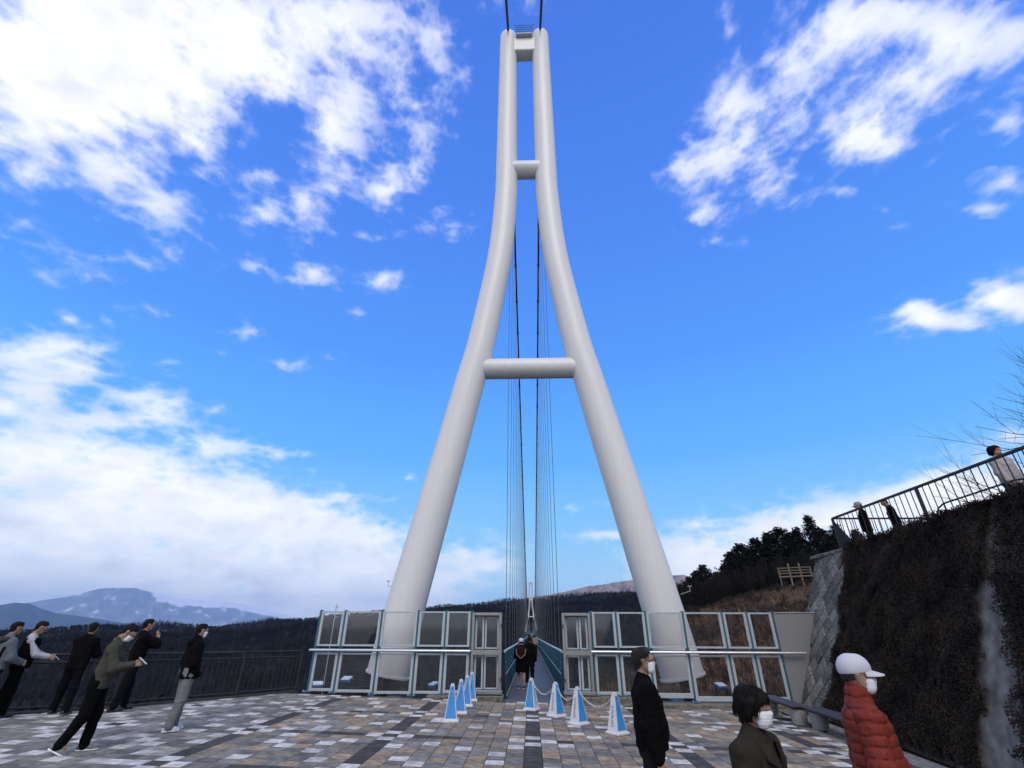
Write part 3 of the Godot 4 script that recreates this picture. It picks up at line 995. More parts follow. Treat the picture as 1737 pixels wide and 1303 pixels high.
func make_bridge() -> void:
	var t := thing("suspension_footbridge", "long narrow suspension footbridge running out through the tower to the far hillside", "footbridge", Vector3(0, 0, -16.0))
	var off := Vector3(0, 0, 16.0)
	var cab := mat("cable_black", Color(0.012, 0.013, 0.016), 0.6)
	var wire := mat("hanger_wire", Color(0.10, 0.105, 0.115), 0.5, 0.3)
	var deck := mat("deck_grey", Color(0.12, 0.125, 0.145), 0.6)
	grain(deck, speckle(44, 0.04, 4, 0.7, 1.0), 1.2)
	var teal := mat("teal_mesh", Color(0.04, 0.15, 0.185), 0.7)
	grain(teal, speckle(45, 0.06, 4, 0.6, 1.0), 2.0)
	var rail := mat("teal_rail", Color(0.36, 0.46, 0.49), 0.45)
	for s in [-1.0, 1.0]:
		var pts := []
		var z := TOWER_Z
		while z > -440.0:
			pts.append(cable_at(z, s) + off)
			z -= 6.0
		pts.append(cable_at(-440.0, s) + off)
		var st := begin()
		tube(st, pts, [0.085], 8)
		var mc := part("main_cable", finish(st), cab, t)
		var s2 := begin()
		tube(s2, [Vector3(s * 1.1, 38.7, TOWER_Z) + off, Vector3(s * 1.35, 20.0, 14.0) + off, Vector3(s * 1.6, 0.2, 47.0) + off], [0.085], 8)
		part("anchor_cable", finish(s2), cab, t)
		for k in 100:
			var hz := -22.7 - 4.0 * k
			var top := cable_at(hz, s) + off
			var foot := Vector3(s * 1.15, deck_y(hz) + 0.1, hz) + off
			var s3 := begin()
			tube(s3, [foot, top], [0.014], 5, false)
			part("hanger", finish(s3), wire, t)
			if k < 40:
				var s4 := begin()
				tube(s4, [top - Vector3(0, 0, 0.12), top + Vector3(0, 0, 0.12)], [0.12], 8)
				part("cable_clamp", finish(s4), cab, mc)
	# walkway in panels, then one long run where the joints can no longer be seen
	for k in 20:
		var za := -15.95 - 2.0 * k
		var st := begin()
		box(st, Vector3(0, deck_y(za - 1.0) - 0.05, za - 0.992) + off, Vector3(1.6, 0.09, 1.984), Basis.IDENTITY, 0.006)
		part("deck_panel", finish(st), deck, t)
	var fr := begin()
	fr.set_smooth_group(-1)
	var z0 := -55.95
	while z0 > -440.0:
		var z1 := z0 - 8.0
		box(fr, Vector3(0, (deck_y(z0) + deck_y(z1)) * 0.5 - 0.05, (z0 + z1) * 0.5) + off, Vector3(1.6, 0.09, 7.99))
		z0 = z1
	part("deck_run", finish(fr), deck, t)
	for s in [-1.0, 1.0]:
		var rp := []
		for k in 60:
			var zz: float = -16.35 - k * (1.2 if k < 20 else 1.2) if k < 20 else -16.35 - 24.0 - (k - 20) * 10.4
			rp.append(Vector3(s * 0.87, deck_y(zz) + 1.2, zz) + off)
		var st := begin()
		tube(st, rp, [0.04], 8)
		part("handrail", finish(st), rail, t)
		var lp := []
		for k in 21:
			var zz := -16.35 - k * 2.0
			lp.append(Vector3(s * 0.82, deck_y(zz) + 0.62, zz) + off)
		var s6 := begin()
		tube(s6, lp, [0.014], 6)
		part("middle_wire", finish(s6), rail, t)
		for k in 20:
			var za := -16.3 - 2.0 * k
			var y0 := deck_y(za) - 0.04
			var s2 := begin()
			prism(s2, [Vector3(s * 0.815, y0, za) + off, Vector3(s * 0.86, y0 + 1.2, za) + off, Vector3(s * 0.86, y0 + 1.2, za - 1.985) + off, Vector3(s * 0.815, y0, za - 1.985) + off], Vector3(s * 0.012, 0, 0))
			var pn := part("mesh_panel", finish(s2), teal, t)
			var s3 := begin()
			for q in 4:
				box(s3, Vector3(s * 0.80, y0 + 0.1, za - 0.25 - 0.5 * q) + off, Vector3(0.02, 0.07, 0.05), Basis.IDENTITY, 0.004)
				if k < 3:
					box(s3, Vector3(s * 0.838, y0 + 0.95 - 0.17 * q, za - 0.3 - 0.45 * q) + off, Vector3(0.02, 0.03, 0.03), Basis.IDENTITY, 0.004)
			part("clip", finish(s3), rail, pn)
		var s4 := begin()
		var z2 := -56.3
		while z2 > -438.0:
			var y0 := deck_y(z2) - 0.04
			prism(s4, [Vector3(s * 0.815, y0, z2) + off, Vector3(s * 0.86, y0 + 1.2, z2) + off, Vector3(s * 0.86, y0 + 1.2, z2 - 7.99) + off, Vector3(s * 0.815, y0, z2 - 7.99) + off], Vector3(s * 0.012, 0, 0))
			z2 -= 8.0
		part("mesh_run", finish(s4), teal, t)
		var s5 := begin()
		box(s5, Vector3(s * 0.80, -0.12, -228.0) + off, Vector3(0.05, 0.0, 0.0))

# ---------------------------------------------------------------- glass screen
func pane_mat() -> StandardMaterial3D:
	var m := mat("smoked_pane", Color(0.05, 0.052, 0.055), 0.05)
	m.transparency = BaseMaterial3D.TRANSPARENCY_ALPHA
	m.albedo_color.a = 0.08
	return m

func frame(st: SurfaceTool, x0: float, x1: float, y0: float, y1: float, z: float, stile: float, top: float, bottom: float, d: float) -> void:
	box(st, Vector3(x0 + stile * 0.5, (y0 + y1) * 0.5, z), Vector3(stile, y1 - y0, d), Basis.IDENTITY, 0.006)
	box(st, Vector3(x1 - stile * 0.5, (y0 + y1) * 0.5, z), Vector3(stile, y1 - y0, d), Basis.IDENTITY, 0.006)
	box(st, Vector3((x0 + x1) * 0.5, y1 - top * 0.5, z), Vector3(x1 - x0 - 2 * stile, top, d - 0.004), Basis.IDENTITY, 0.005)
	box(st, Vector3((x0 + x1) * 0.5, y0 + bottom * 0.5, z), Vector3(x1 - x0 - 2 * stile, bottom, d - 0.004), Basis.IDENTITY, 0.005)

func make_screen(posts: Array, foot: Array, label: String, pipe: Array) -> Node3D:
	var alu := mat("screen_frame", Color(0.42, 0.47, 0.50), 0.45, 0.1)
	grain(alu, speckle(51, 0.03, 4, 0.88, 1.0), 1.4)
	var post := mat("teal_post", Color(0.028, 0.105, 0.15), 0.45)
	var t := thing("glass_screen", label, "screen", Vector3(posts[0], 0, FENCE_Z), 0.0, "glass windscreens either side of the bridge entrance")
	var ox: float = -posts[0]
	for i in posts.size():
		var x: float = posts[i] + ox
		var st := begin()
		box(st, Vector3(x, (2.27 + foot[i]) * 0.5, 0), Vector3(0.035, 2.27 - foot[i], 0.05), Basis.IDENTITY, 0.004)
		box(st, Vector3(x, (2.27 + foot[i]) * 0.5, -0.035), Vector3(0.11, 2.27 - foot[i], 0.02), Basis.IDENTITY, 0.004)
		box(st, Vector3(x, foot[i] + 0.012, 0.02), Vector3(0.22, 0.024, 0.26), Basis.IDENTITY, 0.004)
		var p := part("post", finish(st), post, t)
		var s2 := begin()
		for b in [-0.08, 0.08]:
			lathe(s2, Vector3(x + b, foot[i] + 0.024, 0.1), [[0.0, 0.035], [0.018, 0.03], [0.018, 0.0]], 6, false)
		part("bolt", finish(s2), alu, p)
	for i in posts.size() - 1:
		var x0: float = posts[i] + ox + 0.026
		var x1: float = posts[i + 1] + ox - 0.026
		var f: float = (foot[i] + foot[i + 1]) * 0.5 + 0.03
		for up in [false, true]:
			var y0 := 1.30 if up else f
			var y1 := 2.24 if up else 1.13
			var st := begin()
			frame(st, x0, x1, y0, y1, 0.0, 0.075, 0.045, 0.05 if up else 0.12 - (0.05 if f > 0.12 else 0.0), 0.05)
			var fr := part("panel_frame", finish(st), alu, t)
			var s2 := begin()
			var lowb := 0.055 if up else 0.12 - (0.05 if f > 0.12 else 0.0)
			box(s2, Vector3((x0 + x1) * 0.5, (y0 + lowb + y1 - 0.05) * 0.5, -0.005), Vector3(x1 - x0 - 0.17, y1 - 0.05 - y0 - lowb, 0.008))
			part("pane", finish(s2), pane_mat(), fr)
		var s3 := begin()
		box(s3, Vector3((x0 + x1) * 0.5, 1.215, -0.03), Vector3(x1 - x0, 0.06, 0.03), Basis.IDENTITY, 0.003)
		part("middle_rail", finish(s3), post, t)
	var s4 := begin()
	var pz := 0.14
	tube(s4, [Vector3(pipe[0] + ox, 1.2, pz), Vector3(pipe[1] + ox, 1.2, pz)], [0.036], 14)
	var hr := part("handrail", finish(s4), mat("brushed_steel", Color(0.62, 0.63, 0.65), 0.28, 0.75), t)
	var s5 := begin()
	for x in posts:
		bar(s5, Vector3(x + ox, 1.17, 0.02), Vector3(x + ox, 1.17, 0.14), 0.02, 0.02)
	part("bracket", finish(s5), post, hr)
	return t

func make_gate(x0: float, x1: float, flip: bool, label: String) -> void:
	var ss := mat("gate_steel", Color(0.40, 0.39, 0.375), 0.33, 0.55)
	grain(ss, speckle(53, 0.05, 4, 0.75, 1.0), 1.8)
	var alu: StandardMaterial3D = mats["screen_frame"]
	var t := thing("entrance_gate", label, "gate", Vector3(x0, 0.15, FENCE_Z), 0.0, "sliding gate housings at the bridge entrance")
	var w := x1 - x0
	var st := begin()
	for x in [0.04, w - 0.04]:
		box(st, Vector3(x, 1.03, 0.02), Vector3(0.08, 2.06, 0.26), Basis.IDENTITY, 0.01)
	box(st, Vector3(w * 0.5, 2.02, 0.02), Vector3(w - 0.16, 0.08, 0.256), Basis.IDENTITY, 0.01)
	box(st, Vector3(w * 0.5, 0.04, 0.03), Vector3(w + 0.06, 0.08, 0.34), Basis.IDENTITY, 0.01)
	part("frame", finish(st), ss, t)
	var s2 := begin()
	box(s2, Vector3(w * 0.5, 1.02, 0.12), Vector3(w - 0.10, 0.13, 0.08), Basis.IDENTITY, 0.008)
	part("lock_plate", finish(s2), ss, t)
	for up in [false, true]:
		var y0 := 1.10 if up else 0.1
		var y1 := 1.96 if up else 0.94
		for leaf in 2:
			var a := 0.09 if leaf == 0 else w * 0.42
			var b := w * 0.40 if leaf == 0 else w - 0.09
			if flip:
				var k := a
				a = w - b
				b = w - k
			var s3 := begin()
			frame(s3, a, b, y0, y1, -0.02 - 0.05 * leaf, 0.055, 0.04, 0.04, 0.04)
			var fr := part("panel_frame", finish(s3), alu, t)
			var s4 := begin()
			box(s4, Vector3((a + b) * 0.5, (y0 + y1) * 0.5, -0.02 - 0.05 * leaf), Vector3(b - a - 0.11, y1 - y0 - 0.08, 0.008))
			part("pane", finish(s4), pane_mat(), fr)
	var s5 := begin()
	for y in [0.35, 1.7]:
		box(s5, Vector3(0.02 if flip else w - 0.02, y, 0.16), Vector3(0.03, 0.1, 0.03), Basis.IDENTITY, 0.006)
	part("hinge", finish(s5), mats["dark_steel"], t)

func make_entrance() -> void:
	var kc := mat("plinth_concrete", Color(0.255, 0.235, 0.20), 0.92)
	grain(kc, speckle(61, 0.03, 5, 0.55, 1.0), 1.0, true, speckle(62, 0.15, 3, 0.0, 1.0), 0.15)
	var blocks := [[-3.02, -0.86, 0.125, "worn concrete plinth under the left gate beside the footbridge"], [0.86, 3.45, 0.125, "worn concrete plinth under the right gate and first panes"], [3.452, 7.35, -0.012, "low concrete plinth under the right end of the glass screen"]]
	for b in blocks:
		var t := thing("concrete_plinth", b[3], "plinth", Vector3((b[0] + b[1]) * 0.5, b[2], FENCE_Z), 0.0, "concrete plinths under the glass screen")
		var st := begin()
		box(st, Vector3(0, -0.3, 0), Vector3(b[1] - b[0], 0.6, 0.56), Basis.IDENTITY, 0.025)
		part("block", finish(st), kc, t)
		var s2 := begin()
		box(s2, Vector3(0, -0.42 - b[2] * 0.4, 0.36), Vector3(b[1] - b[0], 0.66, 0.16), Basis.IDENTITY, 0.02)
		part("step", finish(s2), kc, t)
	make_screen([-6.5, -5.74, -4.6, -3.48, -2.63, -1.86], [0.155, 0.135, 0.105, 0.08, 0.128, 0.128], "glass windscreen left of the bridge entrance, five bays with a steel handrail", [-6.6, -1.84])
	make_screen([1.74, 2.48, 3.36, 4.47, 5.62, 6.35, 7.1], [0.128, 0.128, 0.128, -0.008, -0.008, -0.008, -0.008], "glass windscreen right of the bridge entrance, six bays ending at the stone wall", [1.67, 7.75])
	make_gate(-1.82, -0.93, false, "steel gate housing with narrow panes on the left of the bridge entrance")
	make_gate(0.86, 1.70, true, "steel gate housing with narrow panes on the right of the bridge entrance")
	# sheet that closes the gap between screen and stone wall
	var sh := thing("infill_sheet", "plain grey metal sheet filling the gap between glass screen and stone wall", "metal sheet", Vector3(7.13, 0, FENCE_Z))
	var st := begin()
	prism(st, [Vector3(0.01, 0.0, 0), Vector3(0.26, 0.0, 0), Vector3(1.25, 2.24, 0), Vector3(0.01, 2.24, 0)], Vector3(0, 0, -0.02))
	part("sheet", finish(st), mat("grey_sheet", Color(0.20, 0.205, 0.215), 0.55, 0.1), sh)
	var s2 := begin()
	prism(s2, [Vector3(0.02, 2.235, 0.004), Vector3(1.25, 2.235, 0.004), Vector3(1.25, 2.255, 0.004), Vector3(0.02, 2.255, 0.004)], Vector3(0, 0, 0.02))
	part("edge_strip", finish(s2), mats["screen_frame"], sh)
	# threshold where plaza meets the walkway
	var th := begin()
	box(th, Vector3(0, -0.06, -15.72), Vector3(1.68, 0.12, 0.42), Basis.IDENTITY, 0.01)
	structure("threshold", finish(th), mats["deck_grey"])
	# floodlights on the ledge behind the glass
	var spots := [[-6.75, 0.2, -17.0, 0.5, "white-faced floodlight behind the leftmost pane"], [-5.85, 0.34, -17.0, -0.2, "blue floodlight behind the second pane from the left"], [-3.1, 0.22, -17.0, -0.9, "tilted blue and white floodlight behind the fourth pane from the left"], [5.67, 0.26, -17.0, 0.4, "blue and white floodlight behind the third wide pane of the right glass screen"], [6.62, 0.2, -17.0, 0.9, "white-topped floodlight just above the head of the woman in tweed"]]
	for s in spots:
		var f := thing("floodlight", s[4], "floodlight", Vector3(s[0], -0.37, s[2]), s[3], "floodlights at the foot of the tower")
		var h: float = s[1] + 0.37
		var a := begin()
		box(a, Vector3(0, h, 0), Vector3(0.34, 0.11, 0.27), Basis(Vector3.RIGHT, 0.35), 0.03)
		part("housing", finish(a), mat("floodlight_blue", Color(0.05, 0.12, 0.27), 0.4), f)
		var b := begin()
		box(b, Vector3(0, h + 0.058, 0.02), Vector3(0.3, 0.015, 0.23), Basis(Vector3.RIGHT, 0.35), 0.005)
		part("lens", finish(b), mat("floodlight_lens", Color(0.7, 0.72, 0.75), 0.15), f)
		var c := begin()
		for x in [-0.19, 0.19]:
			bar(c, Vector3(x, 0, 0), Vector3(x, h + 0.02, 0), 0.02, 0.05)
		box(c, Vector3(0, 0.015, 0), Vector3(0.44, 0.03, 0.16))
		part("bracket", finish(c), mats["dark_steel"], f)
	# wind instruments on the legs
	for s in [[-5.0, 3.05, "small pale wind gauge on the outer side of the left tower leg"], [5.33, 2.9, "small pale wind gauge on the outer side of the right tower leg"]]:
		var w := thing("wind_gauge", s[2], "wind gauge", Vector3(s[0], s[1], TOWER_Z), 0.0, "wind gauges on the tower legs")
		var sg := signf(s[0])
		var a := begin()
		tube(a, [Vector3(-sg * 0.3, -0.05, 0), Vector3(0.04 * sg, 0.05, 0), Vector3(0.04 * sg, 0.2, 0)], [0.011], 6)
		part("arm", finish(a), mats["platform_steel"], w)
		var b := begin()
		for k in 3:
			var an := k * TAU / 3.0
			tube(b, [Vector3(0.04 * sg, 0.2, 0), Vector3(0.04 * sg + cos(an) * 0.07, 0.2, sin(an) * 0.07)], [0.007, 0.02], 6)
		part("cups", finish(b), mats["platform_steel"], w)
	var ms := thing("wind_mast", "thin pale mast with a vane beyond the left end of the glass screen", "mast", Vector3(-7.55, -1.2, -19.6))
	var a2 := begin()
	tube(a2, [Vector3.ZERO, Vector3(0, 2.75, 0), Vector3(0, 3.0, 0)], [0.02, 0.016, 0.008], 6)
	part("pole", finish(a2), mats["platform_steel"], ms)
	var b2 := begin()
	box(b2, Vector3(0.03, 2.85, 0), Vector3(0.12, 0.03, 0.02))
	part("vane", finish(b2), mats["platform_steel"], ms)
	var o := -0.35
	var d := land(-20.0, 20.0)
	ms.position.y = minf(o, d)

# ---------------------------------------------------------------- left railing
func make_left_railing() -> void:
	var iron := mat("dark_iron", Color(0.020, 0.018, 0.018), 0.55, 0.2)
	var t := thing("plaza_railing", "dark iron railing with twin top rails along the left edge of the plaza", "railing", Vector3(-6.85, 0, -15.7))
	var off := Vector3(6.85, 0, 15.7)
	for i in RAIL_LINE.size() - 1:
		var a := Vector3(RAIL_LINE[i][0], 0, RAIL_LINE[i][1])
		var b := Vector3(RAIL_LINE[i + 1][0], 0, RAIL_LINE[i + 1][1])
		a.y = ground_y(a.x)
		b.y = ground_y(b.x)
		for y in [1.02, 0.88, 0.10]:
			var st := begin()
			tube(st, [a + Vector3(0, y, 0) + off, b + Vector3(0, y, 0) + off], [0.026 if y > 0.95 else 0.02], 8)
			part("rail", finish(st), iron, t)
		var n := int((b - a).length() / 0.125)
		for k in range(1, n):
			var p := a.lerp(b, float(k) / n)
			var s2 := begin()
			tube(s2, [p + Vector3(0, 0.1, 0) + off, p + Vector3(0, 0.87, 0) + off], [0.0085], 5, false)
			part("baluster", finish(s2), iron, t)
	for p in RAIL_LINE:
		var q := Vector3(p[0], ground_y(p[0]) - 0.05, p[1]) + off
		var s3 := begin()
		tube(s3, [q, q + Vector3(0, 1.12, 0)], [0.034], 10)
		var po := part("post", finish(s3), iron, t)
		var s4 := begin()
		lathe(s4, q, [[0.0, 1.20], [0.02, 1.195], [0.036, 1.165], [0.02, 1.135], [0.045, 1.12], [0.045, 1.1]], 10)
		part("finial", finish(s4), iron, po)
	# low dark kerb the railing stands on
	var kb := mat("dark_kerb", Color(0.045, 0.042, 0.040), 0.9)
	for i in RAIL_LINE.size() - 1:
		var a := Vector3(RAIL_LINE[i][0], ground_y(RAIL_LINE[i][0]) - 0.2, RAIL_LINE[i][1]) + off
		var b := Vector3(RAIL_LINE[i + 1][0], ground_y(RAIL_LINE[i + 1][0]) - 0.2, RAIL_LINE[i + 1][1]) + off
		var s5 := begin()
		var d := (b - a).normalized().cross(Vector3.UP) * 0.08
		prism(s5, [a - d, a + d, b + d, b - d], Vector3(0, 0.235, 0))
		part("kerb", finish(s5), kb, t)

# ---------------------------------------------------------------- retaining wall, creeper, upper path
const WALL_TOP := 3.80
func wall_pt(z: float, y: float, out := 0.0) -> Vector3:
	return Vector3(6.8 + 0.1 * (-9.6 - z) + 0.45 * y - out, y, z)

func make_wall() -> void:
	var conc := mat("wall_concrete", Color(0.26, 0.25, 0.24), 0.9)
	grain(conc, speckle(71, 0.018, 5, 0.5, 1.0, 512), 0.35, true, speckle(72, 0.12, 3, 0.0, 1.0), 0.3)
	var t := thing("retaining_wall", "battered concrete and stone retaining wall rising on the right of the plaza", "wall", Vector3(7.4, -0.6, -16.3))
	var off := Vector3(-7.4, 0.6, 16.3)
	var st := begin()
	var prof := []
	for z in [-16.3, 9.0]:
		prof.append([wall_pt(z, -0.9) + off, wall_pt(z, WALL_TOP) + off, Vector3(wall_pt(z, WALL_TOP).x + 6.0, WALL_TOP - 0.08, z) + off, Vector3(wall_pt(z, WALL_TOP).x + 6.0, -0.9, z) + off])
	prism(st, prof[0], prof[1][0] - prof[0][0])
	part("wall_body", finish(st), conc, t)
	# diamond-laid facing stones at the far end
	var stones := []
	for k in 4:
		var m := mat("facing_stone_%d" % k, Color(0.27, 0.265, 0.24) * (0.65 + 0.2 * k), 0.95)
		m.albedo_color.a = 1.0
		grain(m, speckle(80 + k, 0.035, 5, 0.5, 1.0), 1.1, true, speckle(85, 0.1, 4, 0.0, 1.0), 1.2)
		stones.append(m)
	var g := RandomNumberGenerator.new()
	g.seed = 55
	var clip := PackedVector2Array([Vector2(-16.28, -0.25), Vector2(-14.2, -0.25), Vector2(-14.2, WALL_TOP), Vector2(-16.28, WALL_TOP)])
	var hz := 0.265
	var hy := 0.235
	for i in range(-2, 12):
		for j in range(-3, 24):
			var c := Vector2(-16.4 + i * hz * 2.0 + (hz if j & 1 else 0.0), j * hy)
			var d := PackedVector2Array()
			for q in [Vector2(0, -hy), Vector2(hz, 0), Vector2(0, hy), Vector2(-hz, 0)]:
				d.append(c + q * 0.965 + Vector2(g.randf_range(-0.012, 0.012), g.randf_range(-0.012, 0.012)))
			var got := Geometry2D.intersect_polygons(d, clip)
			if got.is_empty():
				continue
			var poly: PackedVector2Array = got[0]
			var mid := Vector2.ZERO
			for p in poly:
				mid += p
			mid /= poly.size()
			var up := 0.045 + g.randf_range(-0.012, 0.02)
			var s2 := begin()
			s2.set_smooth_group(-1)
			var o := wall_pt(mid.x, mid.y, -0.2) + off
			for k in poly.size():
				var a := poly[k]
				var b := poly[(k + 1) % poly.size()]
				var a2 := mid + (a - mid) * 0.84
				var b2 := mid + (b - mid) * 0.84
				var A := wall_pt(a.x, a.y, 0.0) + off
				var B := wall_pt(b.x, b.y, 0.0) + off
				var A1 := wall_pt(a.x, a.y, 0.022) + off
				var B1 := wall_pt(b.x, b.y, 0.022) + off
				var A2 := wall_pt(a2.x, a2.y, up) + off
				var B2 := wall_pt(b2.x, b2.y, up) + off
				quad(s2, A, B, B1, A1, o)
				quad(s2, A1, B1, B2, A2, o)
				tri(s2, A2, B2, wall_pt(mid.x, mid.y, up + g.randf_range(0.0, 0.012)) + off, o)
			part("stone", finish(s2), stones[g.randi_range(0, 3)], t)
	# coping over the facing stones
	var s3 := begin()
	var ct := wall_pt(-15.25, WALL_TOP)
	box(s3, Vector3(ct.x + 0.2, WALL_TOP + 0.05, -15.22) + off, Vector3(0.55, 0.1, 2.16), Basis.IDENTITY, 0.02)
	part("coping", finish(s3), conc, t)
	# path on top
	var ps := begin()
	box(ps, Vector3(12.6, WALL_TOP - 0.14, -4.0), Vector3(5.6, 0.1, 26.0))
	structure("upper_path", finish(ps), mat("path_asphalt", Color(0.06, 0.06, 0.062), 0.9))

func leaf_cluster(seed_: int, leaves: int, size: float, spread: float) -> ArrayMesh:
	var g := RandomNumberGenerator.new()
	g.seed = seed_
	var st := begin()
	st.set_smooth_group(-1)
	for i in leaves:
		var c := Vector3(g.randf_range(-1, 1), g.randf_range(-1, 1), g.randf_range(-0.4, 0.6)) * spread
		var u := Vector3(g.randf_range(-1, 1), g.randf_range(-1, 1), g.randf_range(-0.5, 0.5)).normalized() * size * g.randf_range(0.7, 1.25)
		var v := u.cross(Vector3(g.randf_range(-0.6, 0.6), g.randf_range(-0.6, 0.6), 1)).normalized() * size * 0.32
		tri(st, c - u * 0.5, c + v, c + u * 0.6, c - Vector3(0, 0, 5))
		tri(st, c - u * 0.5, c + u * 0.6, c - v, c - Vector3(0, 0, 5))
	return finish(st)

func make_creeper() -> void:
	var g := RandomNumberGenerator.new()
	g.seed = 202
	var fn := FastNoiseLite.new()
	fn.seed = 4
	fn.frequency = 0.9
	fn.fractal_octaves = 3
	var meshes := [leaf_cluster(1, 16, 0.036, 0.07), leaf_cluster(2, 16, 0.032, 0.068), leaf_cluster(3, 15, 0.040, 0.075)]
	var lm := mat("creeper_leaf", Color(1, 1, 1), 0.95)
	lm.vertex_color_use_as_albedo = true
	var stems := mat("creeper_stem", Color(0.03, 0.022, 0.018), 0.95)
	var plants := [["dark evergreen creeper covering the wall between stone facing and pale concrete strip", -14.12, -9.22], ["dark evergreen creeper covering the wall nearest the camera, right of the pale strip", -8.5, -2.0]]
	var nrm := Vector3(-1, 0.45, -0.1).normalized()
	var ux := Vector3(-0.1, 0, 1).normalized()
	var bas := Basis(ux, nrm.cross(ux), nrm)
	for q in plants.size():
		var pl: Array = plants[q]
		var t := thing("wall_creeper", pl[0], "creeper", wall_pt(lerpf(pl[1], pl[2], 0.5), -0.1, 0.02), 0.0, "creepers on the retaining wall")
		var off: Vector3 = -t.position
		var xs := [[], [], []]
		var cs := [[], [], []]
		var n := 15000 if q == 0 else 13000
		for i in n:
			var z := g.randf_range(pl[1] - 0.25, pl[2] + 0.25)
			var y := g.randf_range(-0.12, 3.92)
			var wob := fn.get_noise_2d(z * 1.3 + 40.0, y * 2.2) * 0.45
			if q == 0:
				if z < pl[1] + 0.14 + wob * 0.6 or z > pl[2] + 0.04 + maxf(0.0, 0.36 * fn.get_noise_2d(7.0, y * 2.4)) + (0.5 if y > 2.75 + wob else 0.0):
					continue
			else:
				var edge := table([[0.0, -8.1], [0.9, -8.2], [2.5, -8.7], [2.9, -9.2], [4.2, -9.25]], y)
				if z < edge - 0.15 - wob * 0.7:
					continue
			var bulge := 0.06 + 0.16 * clampf(0.5 + fn.get_noise_2d(z * 0.8, y * 0.8), 0.0, 1.0)
			var p := wall_pt(z, minf(y, 3.95), 0.0) + Vector3(0, maxf(0.0, y - 3.95), 0) + nrm * (bulge * pow(g.randf(), 0.5)) + off
			var k := i % 3
			xs[k].append(Transform3D(bas * Basis(Vector3.BACK, g.randf() * TAU), p))
			var tone := g.randf()
			var c := Color(0.027, 0.0175, 0.015).lerp(Color(0.019, 0.0145, 0.0105), tone) * g.randf_range(0.6, 1.35) * (1.0 + 1.1 * fn.get_noise_2d(z * 1.1 + 90.0, y * 1.1))
			c.a = 1.0
			cs[k].append(c)
		for k in 3:
			scatter("foliage", meshes[k], lm, xs[k], cs[k], t)
		var st := begin()
		for i in 26:
			var z := lerpf(pl[1] + 0.2, pl[2] - 0.2, (i + 0.5) / 26.0)
			var a := wall_pt(z, -0.1, 0.03) + off
			tube(st, [a, wall_pt(z + g.randf_range(-0.3, 0.3), 1.3, 0.05) + off, wall_pt(clampf(z + g.randf_range(-0.6, 0.6), pl[1] + 0.2, pl[2] - 0.1), 3.3, 0.05) + off], [0.014, 0.01, 0.005], 5, false)
		part("stems", finish(st), stems, t)
	# clipped shrubs along the top of the wall, in front of the upper railing
	var hedge := thing("hedge", "low leafy maroon shrubs growing along the top of the wall under the railing", "hedge", Vector3(9.25, WALL_TOP, -11.0))
	var hx := []
	var hc := []
	for i in 5200:
		var z := g.randf_range(-14.3, 2.0)
		var hgt := 0.10 + 0.12 * fn.get_noise_2d(z * 2.0, 3.0)
		if z < -13.2:
			hgt *= 0.55
		var p := Vector3(wall_pt(z, WALL_TOP).x + g.randf_range(-0.12, 0.5), WALL_TOP + hgt * pow(g.randf(), 0.7), z) - hedge.position
		hx.append(Transform3D(Basis.from_euler(Vector3(g.randf() * TAU, g.randf() * TAU, 0)), p))
		var c := Color(0.018, 0.0075, 0.008) * g.randf_range(0.5, 1.6)
		c.a = 1.0
		hc.append(c)
	scatter("foliage", meshes[0], lm, hx, hc, hedge)
	var hs := begin()
	for i in 40:
		var z := -14.2 + i * 0.4
		var a := Vector3(wall_pt(z, WALL_TOP).x + 0.2, WALL_TOP - 0.05, z) - hedge.position
		tube(hs, [a, a + Vector3(g.randf_range(-0.1, 0.1), 0.3, g.randf_range(-0.1, 0.1))], [0.012, 0.005], 5, false)
	part("stems", finish(hs), stems, hedge)

